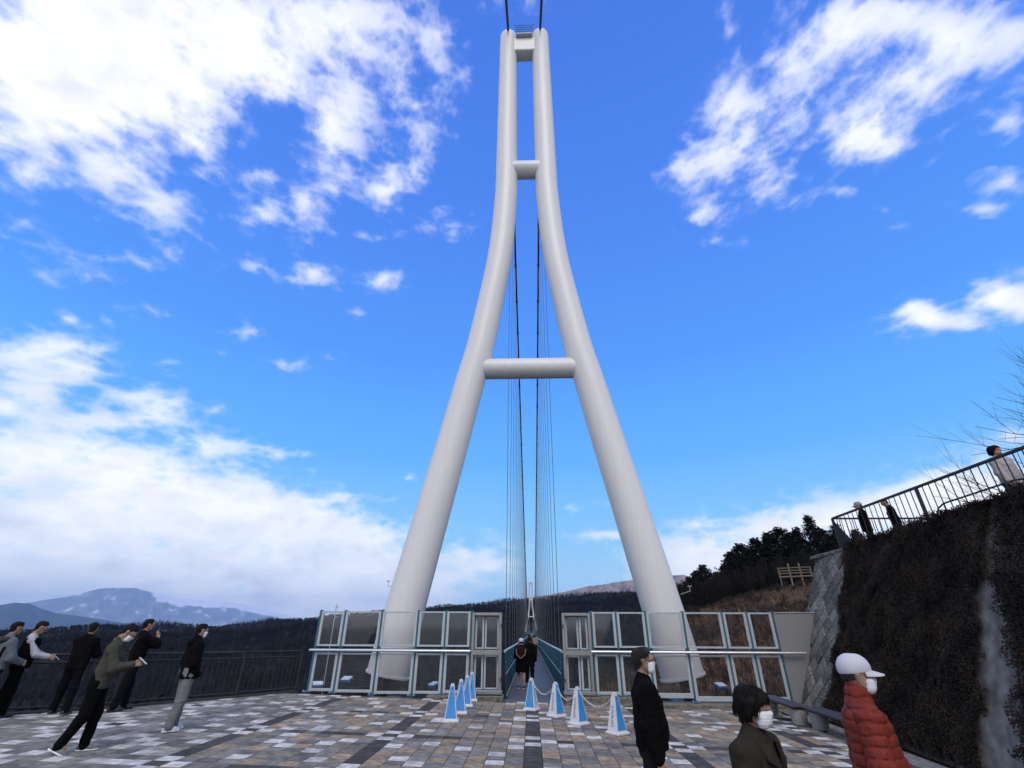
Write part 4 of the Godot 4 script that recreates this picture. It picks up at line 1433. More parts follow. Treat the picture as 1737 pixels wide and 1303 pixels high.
func make_upper_railing() -> void:
	var iron := mat("brown_iron", Color(0.018, 0.014, 0.013), 0.5, 0.2)
	var t := thing("path_railing", "dark brown vertical-bar railing along the upper path above the planted wall", "railing", Vector3(9.47, WALL_TOP - 0.05, -15.3))
	var top := 4.9 - (WALL_TOP - 0.05)
	var st := begin()
	box(st, Vector3(0, top, 9.0), Vector3(0.055, 0.06, 18.0), Basis.IDENTITY, 0.01)
	part("top_rail", finish(st), iron, t)
	var s2 := begin()
	box(s2, Vector3(0, 0.12, 9.0), Vector3(0.04, 0.04, 18.0), Basis.IDENTITY, 0.008)
	part("bottom_rail", finish(s2), iron, t)
	var bm := box_mesh(Vector3(0.014, top - 0.16, 0.022), 0.002)
	for k in 90:
		if k % 18 == 0:
			continue
		var o := part("baluster", bm, iron, t)
		o.position = Vector3(0, (top + 0.1) * 0.5, 0.2 * k)
	var pm := box_mesh(Vector3(0.06, top + 0.1, 0.075), 0.008)
	for k in 6:
		var o := part("post", pm, iron, t)
		o.position = Vector3(0, top * 0.5 - 0.05, minf(3.6 * k, 17.96))
	# return across the end of the path, with a perforated sheet
	var s3 := begin()
	box(s3, Vector3(1.6, top, 0.0), Vector3(3.1, 0.05, 0.05), Basis.IDENTITY, 0.01)
	part("end_rail", finish(s3), iron, t)
	for k in 15:
		var o := part("end_baluster", bm, iron, t)
		o.position = Vector3(0.2 + 0.2 * k, (top + 0.1) * 0.5, 0)
	var s4 := begin()
	prism(s4, [Vector3(-0.02, top - 0.05, 0.05), Vector3(-0.02, -0.35, 0.05), Vector3(-0.02, -0.1, 1.05)], Vector3(-0.015, 0, 0))
	part("end_sheet", finish(s4), mat("brown_sheet", Color(0.028, 0.026, 0.027), 0.7), t)
	# a second, bent handrail on the path side
	var h := thing("path_handrail", "thin bent handrail on posts behind the vertical-bar railing", "handrail", Vector3(10.0, WALL_TOP - 0.09, -12.0))
	var s5 := begin()
	tube(s5, [Vector3(0, 0.35, 0.02), Vector3(0, 0.62, -0.02), Vector3(0, 0.74, 0.08), Vector3(-0.02, 0.80, 0.3), Vector3(-0.05, 0.82, 2.2), Vector3(0.3, 0.82, 2.6), Vector3(0.5, 0.82, 5.0)], [0.02], 8)
	part("rail", finish(s5), iron, h)
	for z in [0.3, 2.0, 4.9]:
		var s6 := begin()
		var x := -0.02 if z < 1.0 else (-0.05 if z < 3.0 else 0.49)
		tube(s6, [Vector3(x, 0.0, z), Vector3(x, 0.81, z)], [0.018], 8)
		part("post", finish(s6), iron, h)

func branch(st: SurfaceTool, g: RandomNumberGenerator, a: Vector3, d: Vector3, len_: float, r: float, depth: int) -> void:
	var pts := [a]
	var p := a
	var dirn := d
	for k in 4:
		dirn = (dirn + Vector3(g.randf_range(-0.2, 0.2), g.randf_range(-0.08, 0.2), g.randf_range(-0.2, 0.2))).normalized()
		p += dirn * len_ * 0.25
		pts.append(p)
	tube(st, pts, [r, r * 0.85, r * 0.7, r * 0.5, r * 0.3], 5 if depth > 1 else 4, false)
	if depth <= 0:
		return
	for k in (4 if depth > 1 else 3):
		var f := 0.25 + 0.7 * (k + g.randf()) / 5.0
		var i := mini(int(f * 4), 3)
		var q: Vector3 = pts[i].lerp(pts[i + 1], f * 4 - i)
		var nd := (dirn * 0.75 + Vector3(g.randf_range(-1, 1), g.randf_range(-0.25, 0.8), g.randf_range(-1, 1)) * 0.75).normalized()
		branch(st, g, q, nd, len_ * g.randf_range(0.42, 0.65), maxf(0.0025, r * 0.45), depth - 1)

func make_bare_trees() -> void:
	var bark := mat("grey_bark", Color(0.045, 0.032, 0.034), 0.9)
	var list := [["leafless tree with fine twigs reaching in from the right above the upper path", Vector3(12.9, WALL_TOP - 0.12, -9.5), 2.1, 31, [Vector3(-0.75, 0.55, -0.45), Vector3(-0.8, 0.3, -0.3), Vector3(-0.75, 0.12, -0.5), Vector3(-0.5, 0.9, -0.2), Vector3(0.4, 0.8, 0.3), Vector3(-0.75, 0.7, -0.1), Vector3(-0.7, 0.02, -0.45)], 2.5],
		["small leafless shrub tree fanning out behind the girl in the white jacket", Vector3(11.6, WALL_TOP - 0.12, -10.9), 0.35, 12, [Vector3(-0.5, 0.8, -0.2), Vector3(-0.15, 1.0, 0.1), Vector3(-0.85, 0.5, -0.3), Vector3(-0.95, 0.2, -0.35), Vector3(0.3, 0.9, 0.1), Vector3(-0.65, 0.62, 0.3)], 1.9]]
	for s in list:
		var t := thing("leafless_tree", s[0], "tree", s[1])
		var g := RandomNumberGenerator.new()
		g.seed = s[3]
		var st := begin()
		var h: float = s[2]
		tube(st, [Vector3.ZERO, Vector3(0.02, h * 0.6, 0), Vector3(-0.02, h, 0.02)], [0.075, 0.06, 0.05], 8, false)
		part("trunk", finish(st), bark, t)
		for k in s[4].size():
			var s2 := begin()
			branch(s2, g, Vector3(0, h * (0.75 + 0.25 * k / s[4].size()), 0), s[4][k].normalized(), s[5] * g.randf_range(0.85, 1.15), 0.016, 2)
			part("limb", finish(s2), bark, t)

# ---------------------------------------------------------------- street furniture
func make_benches() -> void:
	var wood := mat("bench_plank", Color(0.055, 0.046, 0.052), 0.5)
	grain(wood, speckle(91, 0.05, 4, 0.6, 1.0), 1.5)
	var conc := mat("bench_concrete", Color(0.33, 0.325, 0.32), 0.85)
	grain(conc, speckle(92, 0.06, 4, 0.7, 1.0), 1.6)
	var spots := [[-14.15, 2.1, "dark plank bench at the corner of glass screen and stone wall"], [-11.9, 2.2, "dark plank bench along the planted wall behind the man in red"]]
	for s in spots:
		var x = 6.18 + 0.1 * (-13.0 - s[0]) * -0.3
		var t := thing("bench", s[2], "bench", Vector3(x, ground_y(x), s[0]), deg_to_rad(-3.0), "benches along the foot of the wall")
		for k in 3:
			var st := begin()
			box(st, Vector3(-0.14 + 0.14 * k, 0.355, 0), Vector3(0.132, 0.05, s[1]), Basis.IDENTITY, 0.012)
			part("seat_plank", finish(st), wood, t)
		var s3 := begin()
		box(s3, Vector3(0, 0.316, 0), Vector3(0.3, 0.026, s[1] - 0.1), Basis.IDENTITY, 0.004)
		part("bearer", finish(s3), mats["dark_steel"], t)
		for z in [-s[1] * 0.5 + 0.24, s[1] * 0.5 - 0.24]:
			var s2 := begin()
			lathe(s2, Vector3(0, 0, z), [[0.165, 0.0], [0.165, 0.01], [0.185, 0.28], [0.175, 0.302], [0.0, 0.302]], 20)
			part("leg", finish(s2), conc, t)

func text_mesh(s: String, size: float, depth: float) -> TextMesh:
	var tm := TextMesh.new()
	var f := SystemFont.new()
	f.font_names = PackedStringArray(["Droid Sans"])
	tm.font = f
	tm.text = s
	tm.font_size = 32
	tm.pixel_size = size / 32.0
	tm.depth = depth
	return tm

func make_cones() -> void:
	var white := mat("cone_white", Color(0.72, 0.73, 0.75), 0.5)
	grain(white, speckle(95, 0.05, 4, 0.82, 1.0), 1.5)
	var blue := mat("cone_blue", Color(0.04, 0.28, 0.68), 0.5)
	grain(blue, speckle(96, 0.05, 4, 0.85, 1.0), 1.5)
	var ink := mat("cone_ink", Color(0.015, 0.045, 0.14), 0.6)
	var soft := mat("cone_lettering", Color(0.16, 0.25, 0.42), 0.6)
	var green := mat("cone_green", Color(0.16, 0.30, 0.04), 0.6)
	var spots := [
		[-1.775, -11.9, 0.10, "blue and white guide cone nearest the camera in the left row"], [-1.728, -12.95, 0.12, "second blue guide cone from the camera in the left row"],
		[-1.723, -14.1, 0.1, "third blue guide cone from the camera in the left row"], [-1.715, -15.12, 0.08, "blue guide cone farthest back in the left row, by the gate"],
		[-0.071, -13.9, -0.42, "blue guide cone with a green mark in the middle of the bridge entrance"], [0.498, -13.05, 0.72, "blue and white guide cone just right of the entrance, second in the chained row"],
		[0.93, -12.15, 0.70, "blue and white guide cone third in the chained row"], [1.595, -11.25, 0.66, "blue and white guide cone nearest the man in black, last in the chained row"]]
	var H := 0.60
	var b := 0.135
	var c := 0.042
	for n in spots.size():
		var s: Array = spots[n]
		var t := thing("guide_cone", s[3], "guide cone", Vector3(s[0], ground_y(s[0]), s[1]), s[2], "tall four-sided guide cones at the bridge entrance")
		var st := begin()
		box(st, Vector3(0, 0.025, 0), Vector3(0.34, 0.05, 0.34), Basis.IDENTITY, 0.012)
		part("base", finish(st), white, t)
		var s2 := begin()
		s2.set_smooth_group(-1)
		var lo := []
		var hi := []
		for k in 4:
			var sx := 1.0 if k == 0 or k == 3 else -1.0
			var sz := 1.0 if k < 2 else -1.0
			lo.append(Vector3(sx * b, 0.05, sz * b))
			hi.append(Vector3(sx * c, 0.05 + H, sz * c))
		var mid := Vector3(0, 0.3, 0)
		for k in 4:
			quad(s2, lo[k], lo[(k + 1) % 4], hi[(k + 1) % 4], hi[k], mid)
		quad(s2, hi[0], hi[1], hi[2], hi[3], mid)
		box(s2, Vector3(0, 0.065 + H, 0), Vector3(0.07, 0.03, 0.07), Basis.IDENTITY, 0.01)
		part("body", finish(s2), white, t)
		var tilt := atan2(b - c, H)
		for side in 2:                                # blue sheets on two opposite faces
			var turn := PI * side
			var f := Basis(Vector3.UP, turn)
			var s3 := begin()
			var z0 := b + 0.003
			var z1 := c + 0.003
			var e0 := f * Vector3(-b + 0.02, 0.075, lerpf(z0, z1, 0.04))
			var e1 := f * Vector3(b - 0.02, 0.075, lerpf(z0, z1, 0.04))
			var e2 := f * Vector3(c - 0.006, 0.03 + H, lerpf(z0, z1, 0.97))
			var e3 := f * Vector3(-c + 0.006, 0.03 + H, lerpf(z0, z1, 0.97))
			prism(s3, [e0, e1, e2, e3], f * Vector3(0, 0, -0.002))
			part("blue_sheet", finish(s3), blue, t)
			# print on the blue face: emblem and a column of characters
			var s4 := begin()
			var at := func(x: float, y: float) -> Vector3: return f * Vector3(x, y, lerpf(b, c, (y - 0.05) / H) + 0.0055)
			s4.set_smooth_group(-1)
			tri(s4, at.call(-0.014, 0.60), at.call(0.014, 0.60), at.call(0.0, 0.565), Vector3(0, 0.3, 0))
			for q in 6:
				var y := 0.50 - 0.038 * q
				for r in [[-0.013, -0.009, 0.013, -0.005], [-0.013, 0.006, 0.013, 0.010], [-0.003, -0.013, 0.002, 0.013]]:
					if (q + int(r[0] * 1000)) % 4 == 0:
						continue
					quad(s4, at.call(r[0], y + r[1]), at.call(r[2], y + r[1]), at.call(r[2], y + r[3]), at.call(r[0], y + r[3]), Vector3(0, 0.3, 0))
			part("print", finish(s4), ink, t)
			if n == 4:
				var s5 := begin()
				s5.set_smooth_group(-1)
				quad(s5, at.call(0.02, 0.22), at.call(0.05, 0.22), at.call(0.038, 0.42), at.call(0.022, 0.40), Vector3(0, 0.3, 0))
				part("green_mark", finish(s5), green, t)
			# lettering up the white face
			var tm := part("lettering", text_mesh("SKYWALK", 0.085, 0.002), soft, t)
			var wf := Basis(Vector3.UP, turn - PI / 2.0) * Basis(Vector3.RIGHT, -tilt) * Basis(Vector3.BACK, PI / 2.0)
			tm.transform = Transform3D(wf, Basis(Vector3.UP, turn - PI / 2.0) * Vector3(0, 0.30, lerpf(b, c, 0.25 / H) + 0.006))
	var link := mat("chain_white", Color(0.62, 0.62, 0.60), 0.5)
	for pr in [[0, 1], [1, 2], [2, 3], [4, 5], [5, 6], [6, 7]]:
		var a: Array = spots[pr[0]]
		var e: Array = spots[pr[1]]
		var A := Vector3(a[0], ground_y(a[0]) + 0.655, a[1])
		var E := Vector3(e[0], ground_y(e[0]) + 0.655, e[1])
		var names := {0: "white plastic chain between the two nearest cones of the left row", 1: "white plastic chain between the second and third cones of the left row", 2: "white plastic chain between the two rearmost cones of the left row", 4: "white plastic chain hanging from the middle cone to the cone on its right", 5: "white plastic chain between the second and third cones of the right row", 6: "white plastic chain between the two nearest cones of the right row"}
		var t := thing("plastic_chain", names[pr[0]], "chain", A, 0.0, "white chains between the guide cones")
		var len_ := A.distance_to(E)
		var n := int(len_ / 0.042)
		var sag := 0.27
		var st := begin()
		for k in n:
			var p := []
			for h in 2:
				var f := float(k + h) / n
				p.append((E - A) * f - Vector3(0, sag * 4.0 * f * (1.0 - f), 0))
			var d: Vector3 = (p[1] - p[0]).normalized()
			var u := d.cross(Vector3.UP).normalized() if k % 2 == 0 else d.cross(d.cross(Vector3.UP)).normalized()
			var ring := []
			for h in 9:
				var an := TAU * h / 8.0
				ring.append((p[0] + p[1]) * 0.5 + d * cos(an) * 0.029 + u * sin(an) * 0.014)
			tube(st, ring, [0.0045], 4, false)
		part("links", finish(st), link, t)

# ---------------------------------------------------------------- bodies: distance fields meshed as surface nets
class Field:
	var lo: Vector3
	var nx: int
	var ny: int
	var nz: int
	var c: float
	var k: float
	var f := PackedFloat32Array()
	var planes := []          # [point, outward normal]
	var disp = null

	func _init(a: Vector3, b: Vector3, cell: float, blend: float) -> void:
		lo = a
		c = cell
		k = 1.0 / blend
		nx = int((b.x - a.x) / cell) + 2
		ny = int((b.y - a.y) / cell) + 2
		nz = int((b.z - a.z) / cell) + 2
		f.resize(nx * ny * nz)

	# tapered capsule; fw and sq squash it along one direction
	func cap(a: Vector3, b: Vector3, ra: float, rb: float, fw := Vector3.ZERO, sq := 1.0) -> void:
		var m := maxf(ra, rb) + 2.6 * c + 1.5 / k
		var p0 := Vector3(minf(a.x, b.x) - m, minf(a.y, b.y) - m, minf(a.z, b.z) - m)
		var p1 := Vector3(maxf(a.x, b.x) + m, maxf(a.y, b.y) + m, maxf(a.z, b.z) + m)
		var x0 := maxi(0, int((p0.x - lo.x) / c))
		var y0 := maxi(0, int((p0.y - lo.y) / c))
		var z0 := maxi(0, int((p0.z - lo.z) / c))
		var x1 := mini(nx, int((p1.x - lo.x) / c) + 1)
		var y1 := mini(ny, int((p1.y - lo.y) / c) + 1)
		var z1 := mini(nz, int((p1.z - lo.z) / c) + 1)
		var ba := b - a
		var bb := maxf(ba.length_squared(), 1e-9)
		var lim := 2.6 * c + 1.5 / k
		for z in range(z0, z1):
			for y in range(y0, y1):
				var i := (z * ny + y) * nx + x0
				var p := lo + Vector3(x0, y, z) * c - a
				for x in range(x0, x1):
					var h := clampf(p.dot(ba) / bb, 0.0, 1.0)
					var v := p - ba * h
					if sq != 1.0:
						v += fw * (v.dot(fw) * (sq - 1.0))
					var d := v.length() - lerpf(ra, rb, h)
					if d < lim:
						f[i] += exp(-k * maxf(d, -0.09))
					i += 1
					p.x += c

	func mesh(out: Dictionary) -> void:
		var n := nx * ny * nz
		var D := PackedFloat32Array()
		D.resize(n)
		D.fill(1.0)
		var has: bool = disp != null
		var i := 0
		for z in nz:
			for y in ny:
				for x in nx:
					var s := f[i]
					if s > 0.0:
						var d := -log(s) / k
						if has and absf(d) < 0.05:
							d -= disp.call(lo + Vector3(x, y, z) * c)
						for pl in planes:
							var pp := lo + Vector3(x, y, z) * c
							var cut: float = (pp - pl[0]).dot(pl[1])
							if pl.size() > 2:
								cut += pl[2] * (sin(pp.x * 190.0 + pp.z * 70.0) * 0.6 + sin(pp.z * 230.0 - pp.x * 90.0) * 0.5 + sin(pp.x * 61.0 + pp.y * 47.0 + pp.z * 83.0) * 0.8)
							d = maxf(d, cut)
						D[i] = d
					i += 1
		var nxy := nx * ny
		var ids := PackedInt32Array()
		ids.resize(n)
		ids.fill(-1)
		var V: PackedVector3Array = out.v
		var N: PackedVector3Array = out.n
		var I: PackedInt32Array = out.i
		var d := PackedFloat32Array()
		d.resize(8)
		for z in nz - 1:
			for y in ny - 1:
				i = z * nxy + y * nx
				for x in nx - 1:
					var j := i + x
					if D[j] > 0.9 and D[j + 1 + nx + nxy] > 0.9:
						continue
					d[0] = D[j]; d[1] = D[j + 1]; d[2] = D[j + nx]; d[3] = D[j + nx + 1]
					d[4] = D[j + nxy]; d[5] = D[j + nxy + 1]; d[6] = D[j + nxy + nx]; d[7] = D[j + nxy + nx + 1]
					var q := 0
					for b in 8:
						if d[b] < 0.0:
							q += 1
					if q == 0 or q == 8:
						continue
					var s := Vector3.ZERO
					var cnt := 0
					for e in 12:
						var a0: int = [0, 2, 4, 6, 0, 1, 4, 5, 0, 1, 2, 3][e]
						var a1: int = a0 + (1 if e < 4 else (2 if e < 8 else 4))
						var u := d[a0]
						var w := d[a1]
						if (u < 0.0) != (w < 0.0):
							var t := u / (u - w)
							var p := Vector3(a0 & 1, (a0 >> 1) & 1, a0 >> 2)
							p[0 if e < 4 else (1 if e < 8 else 2)] += t
							s += p
							cnt += 1
					ids[j] = V.size()
					V.append(lo + (Vector3(x, y, z) + s / cnt) * c)
					for b in 8:
						d[b] = minf(d[b], 3.0 * c)
					N.append(Vector3(d[1] + d[3] + d[5] + d[7] - d[0] - d[2] - d[4] - d[6], d[2] + d[3] + d[6] + d[7] - d[0] - d[1] - d[4] - d[5], d[4] + d[5] + d[6] + d[7] - d[0] - d[1] - d[2] - d[3]).normalized())
		for z in range(1, nz - 1):
			for y in range(1, ny - 1):
				i = z * nxy + y * nx
				for x in range(1, nx - 1):
					var j := i + x
					var a := ids[j]
					if a < 0:
						continue
					var inside := D[j] < 0.0
					for ax in 3:
						var step := 1 if ax == 0 else (nx if ax == 1 else nxy)
						if (D[j + step] < 0.0) == inside:
							continue
						var s1 := nx if ax == 0 else (nxy if ax == 1 else 1)
						var s2 := nxy if ax == 0 else (1 if ax == 1 else nx)
						var b := ids[j - s1]
						var cc := ids[j - s1 - s2]
						var dd := ids[j - s2]
						if b < 0 or cc < 0 or dd < 0:
							continue
						if inside:
							I.append_array([a, b, cc, a, cc, dd])
						else:
							I.append_array([a, cc, b, a, dd, cc])
		# fronts run clockwise: check one triangle in use and turn all if needed
		out.v = V
		out.n = N
		out.i = I

func soup() -> Dictionary:
	return {"v": PackedVector3Array(), "n": PackedVector3Array(), "i": PackedInt32Array()}

func bake(s: Dictionary) -> ArrayMesh:
	var V: PackedVector3Array = s.v
	var N: PackedVector3Array = s.n
	var I: PackedInt32Array = s.i
	for t in range(0, I.size(), 3):
		var a := V[I[t]]
		if (V[I[t + 1]] - a).cross(V[I[t + 2]] - a).dot(N[I[t]] + N[I[t + 1]] + N[I[t + 2]]) > 0.0:
			var k := I[t + 1]
			I[t + 1] = I[t + 2]
			I[t + 2] = k
	var arr := []
	arr.resize(Mesh.ARRAY_MAX)
	arr[Mesh.ARRAY_VERTEX] = V
	arr[Mesh.ARRAY_NORMAL] = N
	arr[Mesh.ARRAY_INDEX] = I
	var m := ArrayMesh.new()
	if V.size():
		m.add_surface_from_arrays(Mesh.PRIMITIVE_TRIANGLES, arr)
	return m

var n_fold := FastNoiseLite.new()
var n_hair := FastNoiseLite.new()

func rotx(a: float) -> Basis:
	return Basis(Vector3.RIGHT, a)

# local axes of a figure: faces +Z, left is +X, up is +Y
func person(label: String, at: Vector3, turn_deg: float, o: Dictionary) -> Node3D:
	var H: float = o.get("height", 1.65)
	var k := H / 1.70
	var fine: float = o.get("cell", 0.022)
	var t := thing("person", label, "person", at, deg_to_rad(turn_deg), o.get("group", ""))
	var lean: float = deg_to_rad(o.get("lean", 2.0))
	# skeleton
	var tb := rotx(lean)
	var hip := Vector3(0, 0.90 * k, 0)
	var legs := []
	var low := 9.0
	for s in 2:
		var sg := 1.0 if s == 0 else -1.0
		var L: Array = o.get("legs", [[4.0, 4.0, 0.0], [-6.0, 6.0, 0.0]])[s]       # thigh forward, knee bend, spread
		var hj := hip + Vector3(sg * 0.09 * k, -0.02 * k, 0)
		var b1 := Basis(Vector3.BACK, deg_to_rad(sg * (2.0 + L[2]))) * rotx(deg_to_rad(-L[0]))
		var kn := hj + b1 * Vector3(0, -0.415 * k, 0)
		var b2 := b1 * rotx(deg_to_rad(L[1]))
		var an := kn + b2 * Vector3(0, -0.40 * k, 0)
		legs.append([hj, kn, an, b2])
		low = minf(low, an.y - 0.075 * k)
	var drop := Vector3(0, -low, 0)
	hip += drop
	for L in legs:
		for q in 3:
			L[q] += drop
	var chest := hip + tb * Vector3(0, 0.32 * k, 0.01)
	var sh := hip + tb * Vector3(0, 0.47 * k, -0.005)
	var neck := hip + tb * Vector3(0, 0.54 * k, 0.0)
	var hb := rotx(deg_to_rad(o.get("nod", 0.0)) + lean * 0.5) * Basis(Vector3.UP, deg_to_rad(o.get("look", 0.0)))
	var chin := neck + tb * Vector3(0, 0.055 * k, 0.005) + Vector3(0, 0, 0.012)
	var arms := []
	for s in 2:
		var sg := 1.0 if s == 0 else -1.0
		var A: Array = o.get("arms", [[4.0, 8.0, 12.0, 0.0], [-4.0, 8.0, 12.0, 0.0]])[s]  # swing forward, spread, elbow bend, forearm turned in
		var sj := sh + tb * Vector3(sg * o.get("shoulders", 0.168) * k, -0.028 * k, 0)
		var b1 := tb * Basis(Vector3.BACK, deg_to_rad(sg * A[1])) * rotx(deg_to_rad(-A[0]))
		var el := sj + b1 * Vector3(0, -0.285 * k, 0)
		var b2 := b1 * Basis(Vector3.UP, deg_to_rad(-sg * A[3])) * rotx(deg_to_rad(-A[2]))
		var wr := el + b2 * Vector3(0, -0.245 * k, 0)
		arms.append([sj, el, wr, b2])
	var lo := Vector3(-0.5, -0.05, -0.5) * k
	var hi := Vector3(0.5, 1.75, 0.5) * k
	for L in legs:
		for q in 3:
			lo = lo.min(L[q] - Vector3.ONE * 0.2)
			hi = hi.max(L[q] + Vector3.ONE * 0.2)
	for A in arms:
		for q in 3:
			lo = lo.min(A[q] - Vector3.ONE * 0.2)
			hi = hi.max(A[q] + Vector3.ONE * 0.2)
	lo.y = -0.06
	var fw := tb * Vector3.BACK
	# ---- the body: torso, limbs, head and hands in one mesh
	var body := soup()
	var F := Field.new(lo, hi, maxf(fine, 0.018), 0.02)
	for sg in [-1.0, 1.0]:
		F.cap(hip + Vector3(sg * 0.065 * k, 0, 0), sh + tb * Vector3(sg * 0.085 * k, -0.06 * k, 0), 0.085 * k, 0.085 * k, fw, 1.15)
	for s in 2:
		F.cap(sh, arms[s][0], 0.055 * k, 0.05 * k)
		F.cap(arms[s][0], arms[s][1], 0.045 * k, 0.036 * k)
		F.cap(arms[s][1], arms[s][2], 0.036 * k, 0.026 * k)
		F.cap(legs[s][0], legs[s][1], 0.075 * k, 0.05 * k)
		F.cap(legs[s][1], legs[s][1].lerp(legs[s][2], 0.35), 0.048 * k, 0.052 * k)
		F.cap(legs[s][1].lerp(legs[s][2], 0.35), legs[s][2], 0.052 * k, 0.034 * k)
		F.cap(legs[s][2], legs[s][2] + Basis(Vector3.UP, 0) * Vector3(0, -0.035 * k, 0.1 * k), 0.026 * k, 0.022 * k)
	F.cap(neck + Vector3(0, -0.06 * k, 0), chin + hb * Vector3(0, 0.06, -0.025) * k, 0.056 * k, 0.054 * k)
	F.mesh(body)
	var hc: float = o.get("head_cell", 0.011)
	var G := Field.new(chin + Vector3(-0.17, -0.12, -0.17) * k, chin + Vector3(0.17, 0.29, 0.19) * k, hc, 0.010)
	var hp := func(x: float, y: float, z: float) -> Vector3: return chin + hb * (Vector3(x, y, z) * k)
	G.cap(hp.call(0, 0.135, -0.025), hp.call(0, 0.140, 0.012), 0.079 * k, 0.074 * k)
	G.cap(hp.call(0, 0.055, 0.03), hp.call(0, 0.115, 0.035), 0.050 * k, 0.062 * k)
	G.cap(hp.call(-0.022, 0.03, 0.05), hp.call(0.022, 0.03, 0.05), 0.032 * k, 0.032 * k)
	G.cap(hp.call(-0.045, 0.055, 0.01), hp.call(0.045, 0.055, 0.01), 0.03 * k, 0.03 * k)
	G.cap(hp.call(0, 0.108, 0.093), hp.call(0, 0.078, 0.108), 0.009 * k, 0.015 * k)
	G.cap(hp.call(-0.035, 0.123, 0.082), hp.call(0.035, 0.123, 0.082), 0.014 * k, 0.014 * k)
	for sg in [-1.0, 1.0]:
		G.cap(hp.call(sg * 0.077, 0.075, -0.005), hp.call(sg * 0.083, 0.115, -0.012), 0.011 * k, 0.016 * k)
	G.cap(hp.call(0, -0.07, -0.03), hp.call(0, 0.06, -0.02), 0.054 * k, 0.052 * k)
	G.mesh(body)
	for s in 2:
		if o.get("hands_hidden", false):
			break
		var sg := 1.0 if s == 0 else -1.0
		var wr: Vector3 = arms[s][2]
		var b: Basis = arms[s][3]
		var cu: float = deg_to_rad(o.get("curl", [28.0, 28.0])[s])
		var hn := Field.new(wr - Vector3.ONE * 0.2 * k, wr + Vector3.ONE * 0.2 * k, o.get("hand_cell", 0.009), 0.004)
		var P := func(x: float, y: float, z: float) -> Vector3: return wr + b * (Vector3(z * sg, y, x) * k)   # x across the palm (thumb side +), y along, z out of the palm
		for q in 4:
			var ax := 0.028 - 0.019 * q
			hn.cap(P.call(ax * 0.6, 0.015, 0), P.call(ax, -0.085, 0), 0.015 * k, 0.0135 * k)
			var ln: float = [0.072, 0.08, 0.074, 0.058][q]
			var p0: Vector3 = P.call(ax, -0.088, 0)
			var d1 := b * (Basis(Vector3.BACK, -sg * cu) * Vector3(0, -1, 0))
			var p1 := p0 + d1 * ln * 0.5 * k
			var d2 := b * (Basis(Vector3.BACK, -sg * cu * 2.1) * Vector3(0, -1, 0))
			var p2 := p1 + d2 * ln * 0.5 * k
			hn.cap(p0, p1, 0.0105 * k, 0.0095 * k)
			hn.cap(p1, p2, 0.0095 * k, 0.0075 * k)
		hn.cap(P.call(0.022, -0.02, 0.0), P.call(0.045, -0.05, 0.012), 0.015 * k, 0.012 * k)
		hn.cap(P.call(0.045, -0.05, 0.012), P.call(0.046, -0.092, 0.022), 0.0115 * k, 0.009 * k)
		hn.cap(P.call(0, 0.07, 0), P.call(0, -0.01, 0), 0.027 * k, 0.026 * k)
		hn.mesh(body)
	var skin := mat("skin", Color(0.29, 0.165, 0.115), 0.6)
	part("body", bake(body), skin, t)
	# ---- eyes
	var ey := begin()
	for sg in [-1.0, 1.0]:
		var e: Vector3 = hp.call(sg * 0.031, 0.103, 0.088)
		lathe(ey, e, [[0.0, 0.007 * k], [0.011 * k, 0.003 * k], [0.012 * k, -0.002 * k], [0.0, -0.006 * k]], 8)
	part("eyes", finish(ey), mat("eye_dark", Color(0.012, 0.009, 0.008), 0.2), t)
	# ---- trousers
	if o.has("trousers"):
		var loose: float = o.get("loose", 0.018) * k
		var T := Field.new(lo, hi, fine, 0.016)
		for sg in [-1.0, 1.0]:
			T.cap(hip + Vector3(sg * 0.07 * k, 0.07 * k, -0.01), hip + Vector3(sg * 0.075 * k, -0.03 * k, -0.012), 0.088 * k + loose, 0.098 * k + loose * 0.7)
		for s in 2:
			T.cap(legs[s][0], legs[s][1], 0.088 * k + loose * 0.6, 0.062 * k + loose)
			T.cap(legs[s][1], legs[s][2] + Vector3(0, -0.01, 0), 0.060 * k + loose, 0.052 * k + loose)
		for s in 2:
			var hem: float = o.get("hem", 0.075) * k
			pass
		T.planes = [[Vector3(0, low + drop.y + o.get("hem", 0.035) * k, 0), Vector3.DOWN]] if o.get("flat_feet", true) else []
		T.disp = func(p: Vector3) -> float: return 0.011 * n_fold.get_noise_3d(p.x * 9.0, p.y * 13.0, p.z * 9.0 + H * 7.0) + 0.008 * maxf(0.0, 1.0 - absf(p.y - legs[0][1].y) / 0.2) * n_fold.get_noise_3d(p.x * 4.0, p.y * 40.0, p.z * 4.0)
		var ts := soup()
		T.mesh(ts)
		part("trousers", bake(ts), o.trousers, t)
	# ---- shoes
	for s in 2:
		var an: Vector3 = legs[s][2]
		var pitch: float = o.get("foot_pitch", [0.0, 0.0])[s]
		var fb := rotx(deg_to_rad(pitch)) * Basis(Vector3.UP, 0.12 if s == 0 else -0.12)
		var Sx := Field.new(an + Vector3(-0.16, -0.2, -0.24) * k, an + Vector3(0.16, 0.12, 0.28) * k, maxf(0.011, fine * 0.6), 0.010)
		var base := an + fb * Vector3(0, -0.045 * k, 0)
		Sx.cap(base + fb * Vector3(0, 0.015, -0.045) * k, base + fb * Vector3(0, 0.0, 0.10) * k, 0.042 * k, 0.040 * k)
		Sx.cap(base + fb * Vector3(0, 0.0, 0.10) * k, base + fb * Vector3(0.005, -0.005, 0.155) * k, 0.042 * k, 0.034 * k)
		Sx.cap(base + fb * Vector3(0, 0.02, -0.02) * k, an + Vector3(0, 0.025 * k, -0.005), 0.044 * k, 0.042 * k)
		Sx.planes = [[base + fb * Vector3(0, -0.018 * k, 0), fb * Vector3.DOWN], [an + Vector3(0, 0.03 * k, 0), Vector3.UP]]
		var ss := soup()
		Sx.mesh(ss)
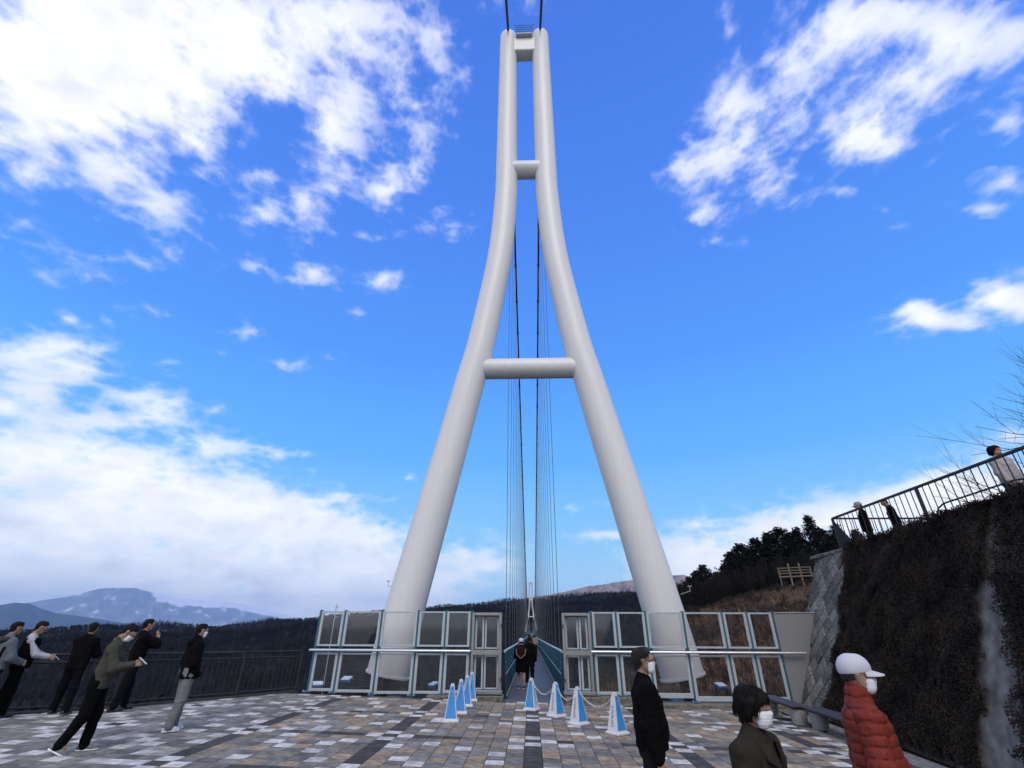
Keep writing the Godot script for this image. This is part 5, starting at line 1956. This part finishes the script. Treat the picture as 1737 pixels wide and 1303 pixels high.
		var shoe := part("shoe", bake(ss), o.get("shoes", mat("shoe_black", Color(0.012, 0.012, 0.013), 0.6)), t)
		var So := Field.new(an + Vector3(-0.16, -0.2, -0.24) * k, an + Vector3(0.16, 0.12, 0.28) * k, maxf(0.010, fine * 0.5), 0.006)
		So.cap(base + fb * Vector3(0, -0.012, -0.045) * k, base + fb * Vector3(0, -0.012, 0.10) * k, 0.046 * k, 0.045 * k)
		So.cap(base + fb * Vector3(0, -0.012, 0.10) * k, base + fb * Vector3(0.005, -0.012, 0.158) * k, 0.045 * k, 0.036 * k)
		So.planes = [[base + fb * Vector3(0, -0.030 * k, 0), fb * Vector3.DOWN], [base + fb * Vector3(0, -0.006 * k, 0), fb * Vector3.UP]]
		var so := soup()
		So.mesh(so)
		part("sole", bake(so), o.get("soles", mat("sole_black", Color(0.02, 0.02, 0.02), 0.7)), shoe)
	# ---- jacket or coat
	if o.has("jacket"):
		var pad: float = o.get("pad", 0.022) * k
		var J := Field.new(lo, hi, fine, o.get("crease", 0.018))
		var length: float = o.get("coat", 0.02) * k            # how far below the hip joint the hem hangs
		for sg in [-1.0, 1.0]:
			J.cap(hip + Vector3(sg * 0.06 * k, minf(0.0, -length) - 0.07 * k, 0), hip + tb * Vector3(sg * 0.065 * k, 0.16 * k, 0.0), (0.108 + o.get("flare", 0.0)) * k + pad, 0.093 * k + pad, fw, o.get("squash", 1.08))
			J.cap(hip + tb * Vector3(sg * 0.065 * k, 0.16 * k, 0.0), sh + tb * Vector3(sg * 0.088 * k, -0.075 * k, 0), 0.093 * k + pad, 0.088 * k + pad, fw, o.get("squash", 1.12))
		J.cap(hip + tb * Vector3(0, 0.12 * k, 0.03 * k), chest + tb * Vector3(0, 0, 0.03 * k), o.get("belly", 0.095) * k + pad, 0.085 * k + pad)
		var K2 := Field.new(lo, hi, fine, 0.014)
		for s in 2:
			K2.cap(sh + tb * Vector3(0, 0.025, -0.01) * k, arms[s][0], 0.058 * k + pad * 0.6, 0.058 * k + pad * 0.7)
			J.cap(sh + tb * Vector3(0, 0.02, -0.01) * k, arms[s][0] + tb * Vector3(0, -0.02, 0) * k, 0.056 * k + pad * 0.6, 0.054 * k + pad * 0.6)
			K2.cap(arms[s][0], arms[s][1], 0.060 * k + pad * 0.9, 0.048 * k + pad * 0.9)
			K2.cap(arms[s][1], arms[s][2] + (arms[s][1] - arms[s][2]).normalized() * 0.012, 0.048 * k + pad * 0.9, 0.036 * k + pad * 0.6)
		J.cap(neck + tb * Vector3(0, -0.05, -0.012) * k, neck + tb * Vector3(0, o.get("collar", 0.012), -0.006) * k, (0.082 + o.get("thick_neck", 0.0)) * k, (0.066 + o.get("thick_neck", 0.0)) * k)
		J.planes = [[hip + Vector3(0, -length - 0.06 * k, 0), tb * Vector3.DOWN], [neck + tb * Vector3(0, o.get("collar", 0.012) * k + 0.028 * k, 0.02), (tb * Vector3(0, 1, 0.55)).normalized()]]
		if o.get("quilt", 0.0) > 0.0:
			var qs: float = o.quilt
			J.disp = func(p: Vector3) -> float:
				var v := p.y
				for s in 2:
					var ab: Vector3 = arms[s][2] - arms[s][0]
					var h := clampf((p - arms[s][0]).dot(ab) / ab.length_squared(), 0.0, 1.0)
					if (p - arms[s][0] - ab * h).length() < 0.105 * k and h > 0.02:
						v = -h * ab.length() + 0.03
				v += 0.016 * n_fold.get_noise_3d(p.x * 5.0, p.y * 5.0, p.z * 5.0)
				var fr := absf(fposmod(v / qs, 1.0) * 2.0 - 1.0)
				return 0.013 * (1.0 - pow(fr, 5.0)) - 0.008 + 0.007 * n_fold.get_noise_3d(p.x * 20.0, p.y * 11.0, p.z * 20.0)
		else:
			J.disp = func(p: Vector3) -> float: return 0.012 * n_fold.get_noise_3d(p.x * 8.0, p.y * 8.0 + H * 11.0, p.z * 8.0) + 0.005 * n_fold.get_noise_3d(p.x * 22.0, p.y * 14.0, p.z * 22.0)
		K2.disp = J.disp
		K2.planes = [J.planes[1]]
		var js := soup()
		J.mesh(js)
		K2.mesh(js)
		part(o.get("garment", "jacket"), bake(js), o.jacket, t)
	# ---- hair
	var style: String = o.get("hair", "short")
	if style != "none":
		var R := Field.new(chin + Vector3(-0.2, -0.2, -0.22) * k, chin + Vector3(0.2, 0.31, 0.2) * k, hc, 0.012)
		var hcol: Material = o.get("hair_mat", mat("hair_black", Color(0.005, 0.0045, 0.0045), 0.75))
		if style == "short":
			R.cap(hp.call(0, 0.145, -0.030), hp.call(0, 0.157, 0.016), 0.0815 * k, 0.0765 * k)
			R.cap(hp.call(0, 0.055, -0.048), hp.call(0, 0.12, -0.038), 0.058 * k, 0.075 * k)
			R.planes = [[hp.call(0, 0.168, 0.070), hb * Vector3(0, -0.62, 1.0).normalized(), 0.004 * k], [hp.call(0, 0.088, 0.0), hb * Vector3(0, -1.0, 0.75).normalized(), 0.005 * k]]
			if o.has("cap"):
				R.planes.append([hp.call(0, 0.082, 0.0), hb * Vector3(0, -1.0, 0.2).normalized(), 0.004 * k])
		elif style == "bob":
			R.cap(hp.call(0, 0.15, -0.035), hp.call(0, 0.152, 0.012), 0.094 * k, 0.086 * k)
			for sg in [-1.0, 1.0]:
				R.cap(hp.call(sg * 0.062, 0.14, 0.0), hp.call(sg * 0.066, 0.055, -0.015), 0.046 * k, 0.034 * k)
			R.cap(hp.call(0, 0.10, -0.055), hp.call(0, 0.03, -0.055), 0.070 * k, 0.052 * k)
			R.cap(hp.call(-0.04, 0.158, 0.060), hp.call(0.04, 0.158, 0.060), 0.034 * k, 0.034 * k)
			R.planes = [[hp.call(0, 0.118, 0.072), hb * Vector3(0, -0.8, 0.9).normalized(), 0.008 * k], [hp.call(0, 0.02, 0.0), Vector3(0, -1, 0.1).normalized(), 0.012 * k]]
		R.disp = func(p: Vector3) -> float: return 0.006 * n_hair.get_noise_3d(p.x * 55.0, p.y * 14.0, p.z * 55.0) + 0.010 * n_hair.get_noise_3d(p.x * 17.0, p.y * 11.0, p.z * 17.0)
		var rs := soup()
		R.mesh(rs)
		var hair := part("hair", bake(rs), hcol, t)
		if o.get("strands", 0) > 0:
			# loose strands over the mass of the hair, from the crown down to their ends
			var g := RandomNumberGenerator.new()
			g.seed = int(H * 1000.0)
			var hs := begin()
			var bob := style == "bob"
			for q in int(o.strands):
				var a := g.randf() * TAU
				var front := maxf(0.0, cos(a))
				var end := g.randf_range(0.035, 0.075) if bob else lerpf(0.075, 0.105, g.randf())
				if front > 0.62:
					end = g.randf_range(0.118, 0.135) if bob else g.randf_range(0.165, 0.185)
				elif not bob and front > 0.05:
					end = g.randf_range(0.115, 0.15)
				var lift := g.randf_range(0.0, 0.010)
				var grow := 1.0 if bob else 0.86
				var pts := []
				var n := 7
				var start := g.randf_range(0.03, 0.5)
				var swirl := g.randf_range(-0.25, 0.25)
				for i in n:
					var f := lerpf(start, 1.0, float(i) / (n - 1))
					var y := lerpf(0.242 if bob else 0.232, end, f * f * 0.55 + f * 0.45)
					var v := clampf((y - 0.145) / (0.097 if bob else 0.087), 0.0, 1.0)
					var rr := sqrt(maxf(0.0, 1.0 - v * v))
					var an := a + swirl * f
					pts.append(hp.call(sin(an) * (0.100 * grow + lift) * rr, y, -0.012 + cos(an) * (0.112 * grow + lift) * rr - (0.012 if y < 0.1 else 0.0)))
				tube(hs, pts, [0.0022 * k, 0.0024 * k, 0.0024 * k, 0.0022 * k, 0.002 * k, 0.0016 * k, 0.0006 * k], 3, false)
			part("strands", finish(hs), hcol, hair)
	# ---- face mask
	if o.get("mask", false):
		var K := Field.new(chin + Vector3(-0.17, -0.1, -0.17) * k, chin + Vector3(0.17, 0.2, 0.2) * k, hc * 0.8, 0.010)
		K.cap(hp.call(-0.026, 0.03, 0.055), hp.call(0.026, 0.03, 0.055), 0.043 * k, 0.043 * k)
		K.cap(hp.call(-0.032, 0.075, 0.058), hp.call(0.032, 0.075, 0.058), 0.040 * k, 0.040 * k)
		K.cap(hp.call(0, 0.06, 0.075), hp.call(0, 0.082, 0.098), 0.04 * k, 0.024 * k)
		K.planes = [[hp.call(0, 0.092, 0.06), hb * Vector3(0, 1, -0.25).normalized()], [hp.call(0, 0.05, 0.035), hb * Vector3(0, 0.1, -1).normalized()]]
		var pl := func(p: Vector3) -> float: return 0.0007 * sin(p.y * 380.0)
		K.disp = pl
		var ks := soup()
		K.mesh(ks)
		var mk := part("face_mask", bake(ks), mat("mask_white", Color(0.64, 0.65, 0.69), 0.85), t)
		var lp := begin()
		for sg in [-1.0, 1.0]:
			tube(lp, [hp.call(sg * 0.066, 0.085, 0.045), hp.call(sg * 0.088, 0.112, -0.01), hp.call(sg * 0.088, 0.07, -0.012), hp.call(sg * 0.062, 0.025, 0.04)], [0.0018 * k], 4, false)
		part("ear_loop", finish(lp), mat("mask_white", Color(0.64, 0.65, 0.69), 0.85), mk)
	if o.get("glasses", false):
		var gl := begin()
		for sg in [-1.0, 1.0]:
			var ring := []
			for q in 13:
				var a := TAU * q / 12.0
				ring.append(hp.call(sg * 0.033 + cos(a) * 0.026, 0.104 + sin(a) * 0.017, 0.106))
			tube(gl, ring, [0.0022 * k], 4, false)
			tube(gl, [hp.call(sg * 0.059, 0.110, 0.104), hp.call(sg * 0.084, 0.112, 0.06), hp.call(sg * 0.086, 0.108, -0.012)], [0.0024 * k], 4, false)
		part("glasses", finish(gl), mat("glasses_frame", Color(0.015, 0.012, 0.012), 0.3), t)
	# ---- cap
	if o.has("cap"):
		var fl: float = o.get("cap_turn", 0.0)
		var cb := hb * Basis(Vector3.UP, deg_to_rad(fl))
		var Cc := Field.new(chin + Vector3(-0.2, 0.02, -0.2) * k, chin + Vector3(0.2, 0.33, 0.2) * k, hc * 0.85, 0.012)
		Cc.cap(hp.call(0, 0.150, -0.03), hp.call(0, 0.155, 0.012), 0.098 * k, 0.091 * k)
		Cc.cap(hp.call(0, 0.172, -0.012), hp.call(0, 0.176, 0.012), 0.070 * k, 0.066 * k)
		Cc.planes = [[hp.call(0, 0.122, 0), cb * Vector3(0, -1, 0.16).normalized()]]
		var cs := soup()
		Cc.mesh(cs)
		var cp := part("cap", bake(cs), o.cap, t)
		var bs := begin()
		bs.set_smooth_group(1)
		var org := chin + hb * (Vector3(0, 0.142, 0.0) * k)
		for q in 10:
			var a := lerpf(-1.15, 1.15, q / 10.0)
			var b := lerpf(-1.15, 1.15, (q + 1) / 10.0)
			var rim := []
			for w in [a, b]:
				var out := 0.088 + 0.082 * cos(w * 1.25) if absf(w) < 1.2 else 0.088
				rim.append(org + cb * (Vector3(sin(w) * 0.088, 0.006, cos(w) * 0.092) * k))
				rim.append(org + cb * (Vector3(sin(w) * (0.090 + 0.012 * cos(w)), -0.004 - 0.018 * absf(sin(w)) - 0.012, cos(w) * 0.092 + maxf(0.0, cos(w * 1.25)) * 0.092) * k))
			prism(bs, [rim[0], rim[2], rim[3], rim[1]], Vector3(0, -0.005, 0))
		part("brim", finish(bs), o.cap, cp)
	t.set_meta("wrist_l", arms[0][2])
	t.set_meta("wrist_r", arms[1][2])
	t.set_meta("fore_l", arms[0][3])
	t.set_meta("fore_r", arms[1][3])
	t.set_meta("chin", chin)
	t.set_meta("headbasis", hb)
	t.set_meta("chest", chest)
	t.set_meta("hip", hip)
	return t

func cloth(called: String, c: Color, seed_ := 0, scale := 3.0) -> StandardMaterial3D:
	var m := mat(called, c, 0.95)
	m.metallic_specular = 0.2
	grain(m, speckle(300 + seed_, 0.09, 4, 0.90 if c.r > 0.5 else 0.76, 1.0), scale)
	return m

func in_hand(p: Node3D, key: String, offset: Vector3) -> Vector3:
	var b: Basis = p.get_meta("fore_" + key)
	var w: Vector3 = p.get_meta("wrist_" + key)
	return p.transform * (w + b * offset)

func floor_at(x: float, z: float, extra := 0.0) -> Vector3:
	return Vector3(x, ground_y(x) + extra, z)

func make_phone(p: Node3D, key: String, label: String, offset: Vector3) -> void:
	var t := thing("phone", label, "phone", in_hand(p, key, offset), p.rotation.y, "phones in the visitors' hands")
	t.rotation.x = deg_to_rad(-52.0)
	var st := begin()
	box(st, Vector3.ZERO, Vector3(0.075, 0.155, 0.009), Basis.IDENTITY, 0.003)
	part("case", finish(st), mat("phone_case", Color(0.45, 0.46, 0.48), 0.35), t)
	var s2 := begin()
	box(s2, Vector3(0, 0, -0.0055), Vector3(0.068, 0.145, 0.002))
	part("screen", finish(s2), mat("phone_glass", Color(0.02, 0.022, 0.026), 0.08), t)

func make_people() -> void:
	n_fold.seed = 6
	n_fold.frequency = 1.0
	n_fold.fractal_octaves = 2
	n_hair.seed = 8
	n_hair.frequency = 1.0
	n_hair.fractal_octaves = 2
	var black := cloth("black_cloth", Color(0.0045, 0.004, 0.0045), 1)
	var ink := cloth("ink_trousers", Color(0.0045, 0.0045, 0.0055), 2)
	var navy := cloth("navy_trousers", Color(0.006, 0.0065, 0.010), 3)
	var charcoal := cloth("charcoal_trousers", Color(0.012, 0.0125, 0.015), 4)
	var olive := cloth("olive_fleece", Color(0.072, 0.072, 0.060), 5)
	var sweat := cloth("grey_sweatpants", Color(0.20, 0.20, 0.21), 6)
	var denim := cloth("pale_denim", Color(0.135, 0.16, 0.19), 7)
	var white := cloth("white_cotton", Color(0.50, 0.50, 0.55), 8)
	var red := cloth("red_nylon", Color(0.22, 0.038, 0.028), 9)
	red.roughness = 0.55
	var tweed := cloth("brown_tweed", Color(0.034, 0.030, 0.024), 10, 6.0)
	var pink := cloth("pink_grey_jacket", Color(0.30, 0.21, 0.20), 11)
	var ivory := cloth("ivory_jacket", Color(0.40, 0.37, 0.38), 12)
	var moss := cloth("moss_coat", Color(0.022, 0.030, 0.022), 13)
	var capw := cloth("cap_white", Color(0.54, 0.55, 0.60), 14)
	var capg := cloth("cap_grey", Color(0.30, 0.32, 0.34), 15)
	var shoe_w := mat("shoe_pale", Color(0.50, 0.51, 0.56), 0.6)
	var shoe_g := mat("shoe_grey", Color(0.16, 0.165, 0.18), 0.7)
	var sole_w := mat("sole_white", Color(0.74, 0.75, 0.78), 0.6)
	var hair_g := mat("hair_grey", Color(0.022, 0.021, 0.021), 0.75)
	var left := "visitors along the left railing"

	# foreground
	var p: Node3D = person("man in a black jacket, glasses and white mask walking past the right glass screen", floor_at(1.03, -5.35), 86.0, {
		"height": 1.60, "cell": 0.015, "head_cell": 0.0075, "hand_cell": 0.006, "jacket": black, "trousers": charcoal, "mask": true, "glasses": true, "hair_mat": hair_g, "pad": 0.036, "coat": -0.03, "belly": 0.12, "crease": 0.012, "squash": 0.98, "strands": 420,
		"legs": [[8.0, 6.0, 0.0], [-8.0, 8.0, 0.0]], "arms": [[-2.0, 8.0, 10.0, 0.0], [-4.0, 7.0, 16.0, 0.0]], "lean": -1.0, "nod": -2.0, "collar": 0.02, "group": "visitors in the foreground"})
	p = person("woman with short black hair, white face mask and dark tweed coat, lower right foreground", floor_at(1.25, -3.5), 44.0, {
		"height": 1.45, "cell": 0.014, "head_cell": 0.007, "jacket": tweed, "garment": "coat", "trousers": ink, "mask": true, "hair": "bob", "strands": 620, "pad": 0.036, "coat": 0.3, "flare": 0.02,
		"legs": [[6.0, 4.0, 0.0], [-8.0, 6.0, 0.0]], "arms": [[6.0, 10.0, 14.0, 0.0], [4.0, 10.0, 14.0, 0.0]], "lean": 3.0, "nod": 2.0, "look": 4.0, "collar": 0.03, "group": "visitors in the foreground"})
	# wide lapel collar of the coat
	var lp := begin()
	var cs: Vector3 = p.get_meta("chest")
	for sg in [-1.0, 1.0]:
		prism(lp, [cs + Vector3(sg * 0.045, 0.16, 0.09), cs + Vector3(sg * 0.10, 0.15, 0.05), cs + Vector3(sg * 0.105, 0.08, 0.10), cs + Vector3(sg * 0.03, 0.04, 0.125)], Vector3(0, 0.004, 0.012))
	part("lapel", finish(lp), tweed, p)
	p = person("man in a white cap and quilted red jacket with face mask, right foreground", floor_at(2.31, -4.14), 70.0, {
		"height": 1.61, "cell": 0.0125, "head_cell": 0.0075, "hand_cell": 0.006, "jacket": red, "trousers": charcoal, "mask": true, "cap": capw, "hair_mat": hair_g, "shoulders": 0.165, "crease": 0.008, "thick_neck": 0.014, "squash": 0.86, "pad": 0.032, "coat": 0.06, "quilt": 0.066, "belly": 0.12,
		"legs": [[10.0, 6.0, 0.0], [-10.0, 8.0, 0.0]], "arms": [[24.0, 4.0, 16.0, 0.0], [-2.0, 11.0, 10.0, 0.0]], "lean": 1.0, "nod": 2.0, "collar": 0.06, "group": "visitors in the foreground"})

	# along the left railing
	p = person("man in an olive fleece bending over a phone, striding right", floor_at(-6.69, -8.22), 114.0, {
		"height": 1.66, "cell": 0.019, "head_cell": 0.009, "jacket": olive, "trousers": ink, "mask": true, "glasses": true, "shoes": shoe_g, "soles": sole_w, "coat": 0.03, "pad": 0.026,
		"legs": [[9.0, 12.0, 0.0], [-3.0, 24.0, 0.0]], "foot_pitch": [0.0, 24.0], "hem": 0.03, "flat_feet": false, "arms": [[30.0, 6.0, 82.0, 22.0], [30.0, 6.0, 82.0, 22.0]], "curl": [42.0, 42.0], "lean": 8.0, "nod": 34.0, "collar": 0.035, "group": left})
	make_phone(p, "r", "pale phone held by the man in the olive fleece", Vector3(0.02, -0.13, 0.03))
	p = person("photographer in black with a diagonal bag strap, raising a camera at the railing", floor_at(-8.84, -11.68), 140.0, {
		"height": 1.72, "jacket": black, "trousers": navy, "coat": 0.04, "pad": 0.036, "hair": "short", "legs": [[8.0, 4.0, 3.0], [-10.0, 4.0, 3.0]], "arms": [[62.0, 16.0, 112.0, 26.0], [62.0, 16.0, 112.0, 26.0]], "curl": [50.0, 50.0], "lean": 1.0, "nod": 2.0, "group": left})
	var cm := thing("camera", "black camera held up by the photographer at the railing", "camera", (in_hand(p, "l", Vector3(0, -0.1, 0)) + in_hand(p, "r", Vector3(0, -0.1, 0))) * 0.5, p.rotation.y)
	var c1 := begin()
	box(c1, Vector3.ZERO, Vector3(0.135, 0.095, 0.06), Basis.IDENTITY, 0.012)
	box(c1, Vector3(0, 0.06, 0), Vector3(0.05, 0.035, 0.05), Basis.IDENTITY, 0.008)
	part("camera_body", finish(c1), mat("camera_black", Color(0.012, 0.012, 0.012), 0.5), cm)
	var c2 := begin()
	tube(c2, [Vector3(0, -0.005, 0.03), Vector3(0, -0.005, 0.13)], [0.036, 0.04], 16)
	part("lens", finish(c2), mat("camera_black", Color(0.012, 0.012, 0.012), 0.5), cm)
	var sp := begin()
	cs = p.get_meta("chest")
	var hp: Vector3 = p.get_meta("hip")
	tube(sp, [cs + Vector3(-0.13, 0.175, 0.0), cs + Vector3(-0.06, 0.12, -0.128), cs + Vector3(0.05, -0.08, -0.148), hp + Vector3(0.16, 0.12, -0.09)], [0.017], 6)
	part("bag_strap", finish(sp), mat("strap_brown", Color(0.05, 0.035, 0.028), 0.8), p)
	p = person("walker in a black hoodie and grey sweatpants with pale trainers", floor_at(-6.43, -9.92), 142.0, {
		"height": 1.66, "jacket": black, "trousers": sweat, "loose": 0.026, "shoes": shoe_w, "soles": sole_w, "mask": true, "coat": 0.05, "pad": 0.036, "hands_hidden": true, "hem": 0.045,
		"legs": [[4.0, 4.0, 0.0], [-5.0, 8.0, 0.0]], "arms": [[-4.0, 14.0, 38.0, 30.0], [-4.0, 14.0, 38.0, 30.0]], "lean": 0.0, "nod": 6.0, "collar": 0.05, "group": left})
	cs = p.get_meta("chest")
	var hd := begin()
	tube(hd, [cs + Vector3(0.10, 0.20, 0.03), cs + Vector3(0.10, 0.20, -0.06), cs + Vector3(0.0, 0.17, -0.12), cs + Vector3(-0.10, 0.20, -0.06), cs + Vector3(-0.10, 0.20, 0.03)], [0.03, 0.05, 0.062, 0.05, 0.03], 8)
	part("hood", finish(hd), black, p)
	p = person("visitor all in black leaning on the railing with back turned", floor_at(-9.56, -11.0), 186.0, {
		"height": 1.62, "jacket": black, "trousers": navy, "pad": 0.036, "coat": 0.05, "soles": shoe_g, "arms": [[34.0, 10.0, 60.0, 20.0], [34.0, 10.0, 60.0, 20.0]], "legs": [[2.0, 2.0, 3.0], [-4.0, 2.0, 3.0]], "lean": 5.0, "nod": 4.0, "look": 20.0, "group": left})
	p = person("young man in a black vest over white sleeves looking at a phone", floor_at(-10.16, -10.35), 132.0, {
		"height": 1.62, "jacket": white, "garment": "shirt", "trousers": ink, "coat": -0.02, "arms": [[36.0, 8.0, 48.0, 20.0], [36.0, 8.0, 48.0, 20.0]], "curl": [40.0, 40.0], "lean": 4.0, "nod": 18.0, "pad": 0.014, "group": left})
	make_phone(p, "r", "pale phone held by the young man in the black vest", Vector3(0.02, -0.13, 0.03))
	var vs := Field.new(Vector3(-0.35, 0.6, -0.35), Vector3(0.35, 1.6, 0.45), 0.02, 0.02)
	cs = p.get_meta("chest")
	hp = p.get_meta("hip")
	for sg in [-1.0, 1.0]:
		vs.cap(hp + Vector3(sg * 0.06, 0, 0.01), cs + Vector3(sg * 0.085, 0.08, 0.012), 0.155, 0.142)
	vs.planes = [[hp - Vector3(0, 0.05, 0), Vector3.DOWN], [cs + Vector3(0, 0.175, 0), Vector3.UP]]
	var vm := soup()
	vs.mesh(vm)
	part("vest", bake(vm), black, p)
	p = person("visitor in a pale denim jacket with a black crossbody strap at the left edge", floor_at(-10.14, -9.85), 158.0, {
		"height": 1.60, "jacket": denim, "trousers": ink, "shoes": shoe_w, "soles": sole_w, "coat": -0.02, "pad": 0.034, "hair": "short", "arms": [[18.0, 10.0, 60.0, 20.0], [18.0, 10.0, 60.0, 20.0]], "lean": 4.0, "nod": 8.0, "collar": 0.02, "group": left})
	cs = p.get_meta("chest")
	hp = p.get_meta("hip")
	var sc := begin()
	tube(sc, [cs + Vector3(0.16, 0.165, 0.05), cs + Vector3(0.12, 0.18, -0.09), cs + Vector3(-0.02, 0.16, -0.15), cs + Vector3(-0.13, 0.175, -0.08), cs + Vector3(-0.16, 0.155, 0.05)], [0.03, 0.045, 0.05, 0.045, 0.03], 8)
	part("hood", finish(sc), cloth("patterned_hood", Color(0.05, 0.05, 0.055), 16, 9.0), p)
	var st2 := begin()
	tube(st2, [cs + Vector3(-0.15, 0.16, 0.02), cs + Vector3(-0.175, 0.02, -0.10), hp + Vector3(-0.17, 0.0, -0.08)], [0.02], 6)
	part("crossbody_strap", finish(st2), black, p)

	# on the footbridge
	var on := "visitors walking out along the footbridge"
	p = person("bare-legged visitor in a white cap and black coat walking out onto the footbridge", Vector3(-0.43, deck_y(-19.2), -19.2), 178.0, {
		"height": 1.50, "cell": 0.026, "jacket": black, "garment": "coat", "coat": 0.30, "flare": 0.012, "pad": 0.05, "cap": capw, "cap_turn": 0.0, "soles": sole_w, "arms": [[30.0, 14.0, 70.0, 30.0], [30.0, 14.0, 70.0, 30.0]], "legs": [[8.0, 3.0, 0.0], [-8.0, 6.0, 0.0]], "hands_hidden": true, "lean": 4.0, "group": on})
	var bp := begin()
	cs = p.get_meta("chest")
	box(bp, cs + Vector3(0, 0.02, -0.20), Vector3(0.27, 0.33, 0.12), Basis.IDENTITY, 0.05)
	part("backpack", finish(bp), cloth("backpack_maroon", Color(0.035, 0.010, 0.012), 17), p)
	var fr := begin()
	tube(fr, [cs + Vector3(-0.17, 0.12, -0.12), cs + Vector3(-0.15, -0.05, -0.26), cs + Vector3(0, -0.17, -0.29), cs + Vector3(0.15, -0.05, -0.26), cs + Vector3(0.17, 0.12, -0.12)], [0.022], 8)
	part("fur_trim", finish(fr), cloth("fur_beige", Color(0.20, 0.155, 0.11), 18), p)
	p = person("visitor in a long black coat just ahead of the white cap", Vector3(-0.13, deck_y(-20.9), -20.9), 176.0, {
		"height": 1.58, "cell": 0.028, "jacket": black, "garment": "coat", "coat": 0.22, "pad": 0.045, "trousers": ink, "soles": sole_w, "hands_hidden": true, "legs": [[10.0, 4.0, 0.0], [-9.0, 8.0, 0.0]], "group": on})
	p = person("visitor in a pinkish grey jacket and black trousers farther out on the footbridge", Vector3(0.26, deck_y(-46.0), -46.0), 180.0, {
		"height": 1.62, "cell": 0.03, "head_cell": 0.016, "jacket": pink, "trousers": ink, "pad": 0.03, "hands_hidden": true, "group": on})
	p = person("visitor in a moss green coat far out on the footbridge", Vector3(-0.22, deck_y(-37.0), -37.0), 180.0, {
		"height": 1.66, "cell": 0.03, "head_cell": 0.016, "jacket": moss, "trousers": ink, "pad": 0.03, "hands_hidden": true, "group": on})
	p = person("visitor in a grey cap beside the pinkish jacket on the footbridge", Vector3(-0.02, deck_y(-50.0), -50.0), 180.0, {
		"height": 1.66, "cell": 0.03, "head_cell": 0.016, "jacket": moss, "trousers": ink, "cap": capg, "pad": 0.03, "hands_hidden": true, "group": on})

	# on the upper path
	var up := "visitors on the upper path"
	var py := WALL_TOP - 0.09
	p = person("girl with a black bob and ivory jacket behind the upper railing", Vector3(10.2, py, -10.1), 12.0, {
		"height": 1.66, "cell": 0.019, "head_cell": 0.010, "jacket": ivory, "trousers": ink, "hair": "bob", "strands": 260, "pad": 0.042, "coat": 0.02, "lean": -2.0, "nod": -8.0, "arms": [[6.0, 12.0, 20.0, 0.0], [6.0, 12.0, 20.0, 0.0]], "group": up})
	p = person("man in a pale peaked cap at the far end of the upper railing", Vector3(10.25, py, -15.0), -118.0, {
		"height": 1.60, "jacket": black, "trousers": ink, "cap": capg, "mask": false, "pad": 0.035, "coat": 0.06, "nod": 6.0, "hands_hidden": true, "group": up})
	p = person("short dark-clothed visitor with head bowed between the railing posts", Vector3(10.1, py, -13.55), -118.0, {
		"height": 1.36, "jacket": black, "trousers": ink, "pad": 0.03, "lean": 8.0, "nod": 22.0, "hands_hidden": true, "group": up})
	for q in get_children():
		for key in ["wrist_l", "wrist_r", "fore_l", "fore_r", "chin", "headbasis", "chest", "hip"]:
			if q.has_meta(key):
				q.remove_meta(key)

func _ready() -> void:
	# camera
	var cam := Camera3D.new()
	cam.name = "camera"
	add_child(cam)
	cam.transform = Transform3D(Basis(Vector3(0.999329, 0.004445, -0.036355), Vector3(0.013073, 0.883931, 0.467436), Vector3(0.034213, -0.467597, 0.883279)), Vector3(-0.06, 1.75, 0.0))
	cam.fov = 79.10
	cam.near = 0.05
	cam.far = 60000.0
	# sky and air
	var we := WorldEnvironment.new()
	we.name = "world_environment"
	var env := Environment.new()
	env.background_mode = Environment.BG_SKY
	env.sky = make_sky()
	env.tonemap_mode = Environment.TONE_MAPPER_LINEAR
	env.tonemap_exposure = 1.25
	env.sdfgi_enabled = true
	env.ssao_enabled = true
	env.ssil_enabled = true
	env.fog_enabled = true
	env.fog_density = 0.00005
	env.fog_light_color = Color(0.60, 0.77, 1.0)
	we.environment = env
	add_child(we)
	# the sun stands high behind the camera, veiled by cloud: no hard shadows
	var sun := DirectionalLight3D.new()
	sun.name = "sun"
	sun.light_energy = 0.5
	sun.light_angular_distance = 35.0
	sun.light_color = Color(1.0, 0.95, 0.88)
	sun.shadow_enabled = true
	add_child(sun)
	sun.look_at_from_position(Vector3(2, 25, 24), Vector3.ZERO)
	var t0 := Time.get_ticks_msec()
	print("sky ", t0)
	make_land()
	make_mountains()
	make_forest()
	print("land ", Time.get_ticks_msec() - t0)
	make_conifers()
	make_lookout()
	make_plaza(cam)
	print("plaza ", Time.get_ticks_msec() - t0)
	var tower := make_tower()
	make_bridge()
	var far := copy(tower, "bridge_tower", Vector3(0, -0.4, -440.0), 0.0, "far bridge tower, tiny and white at the end of the footbridge")
	far.position.y = 0.0
	make_entrance()
	make_left_railing()
	make_wall()
	make_creeper()
	make_upper_railing()
	make_bare_trees()
	print("wall ", Time.get_ticks_msec() - t0)
	make_benches()
	make_cones()
	make_people()
	print("people ", Time.get_ticks_msec() - t0)
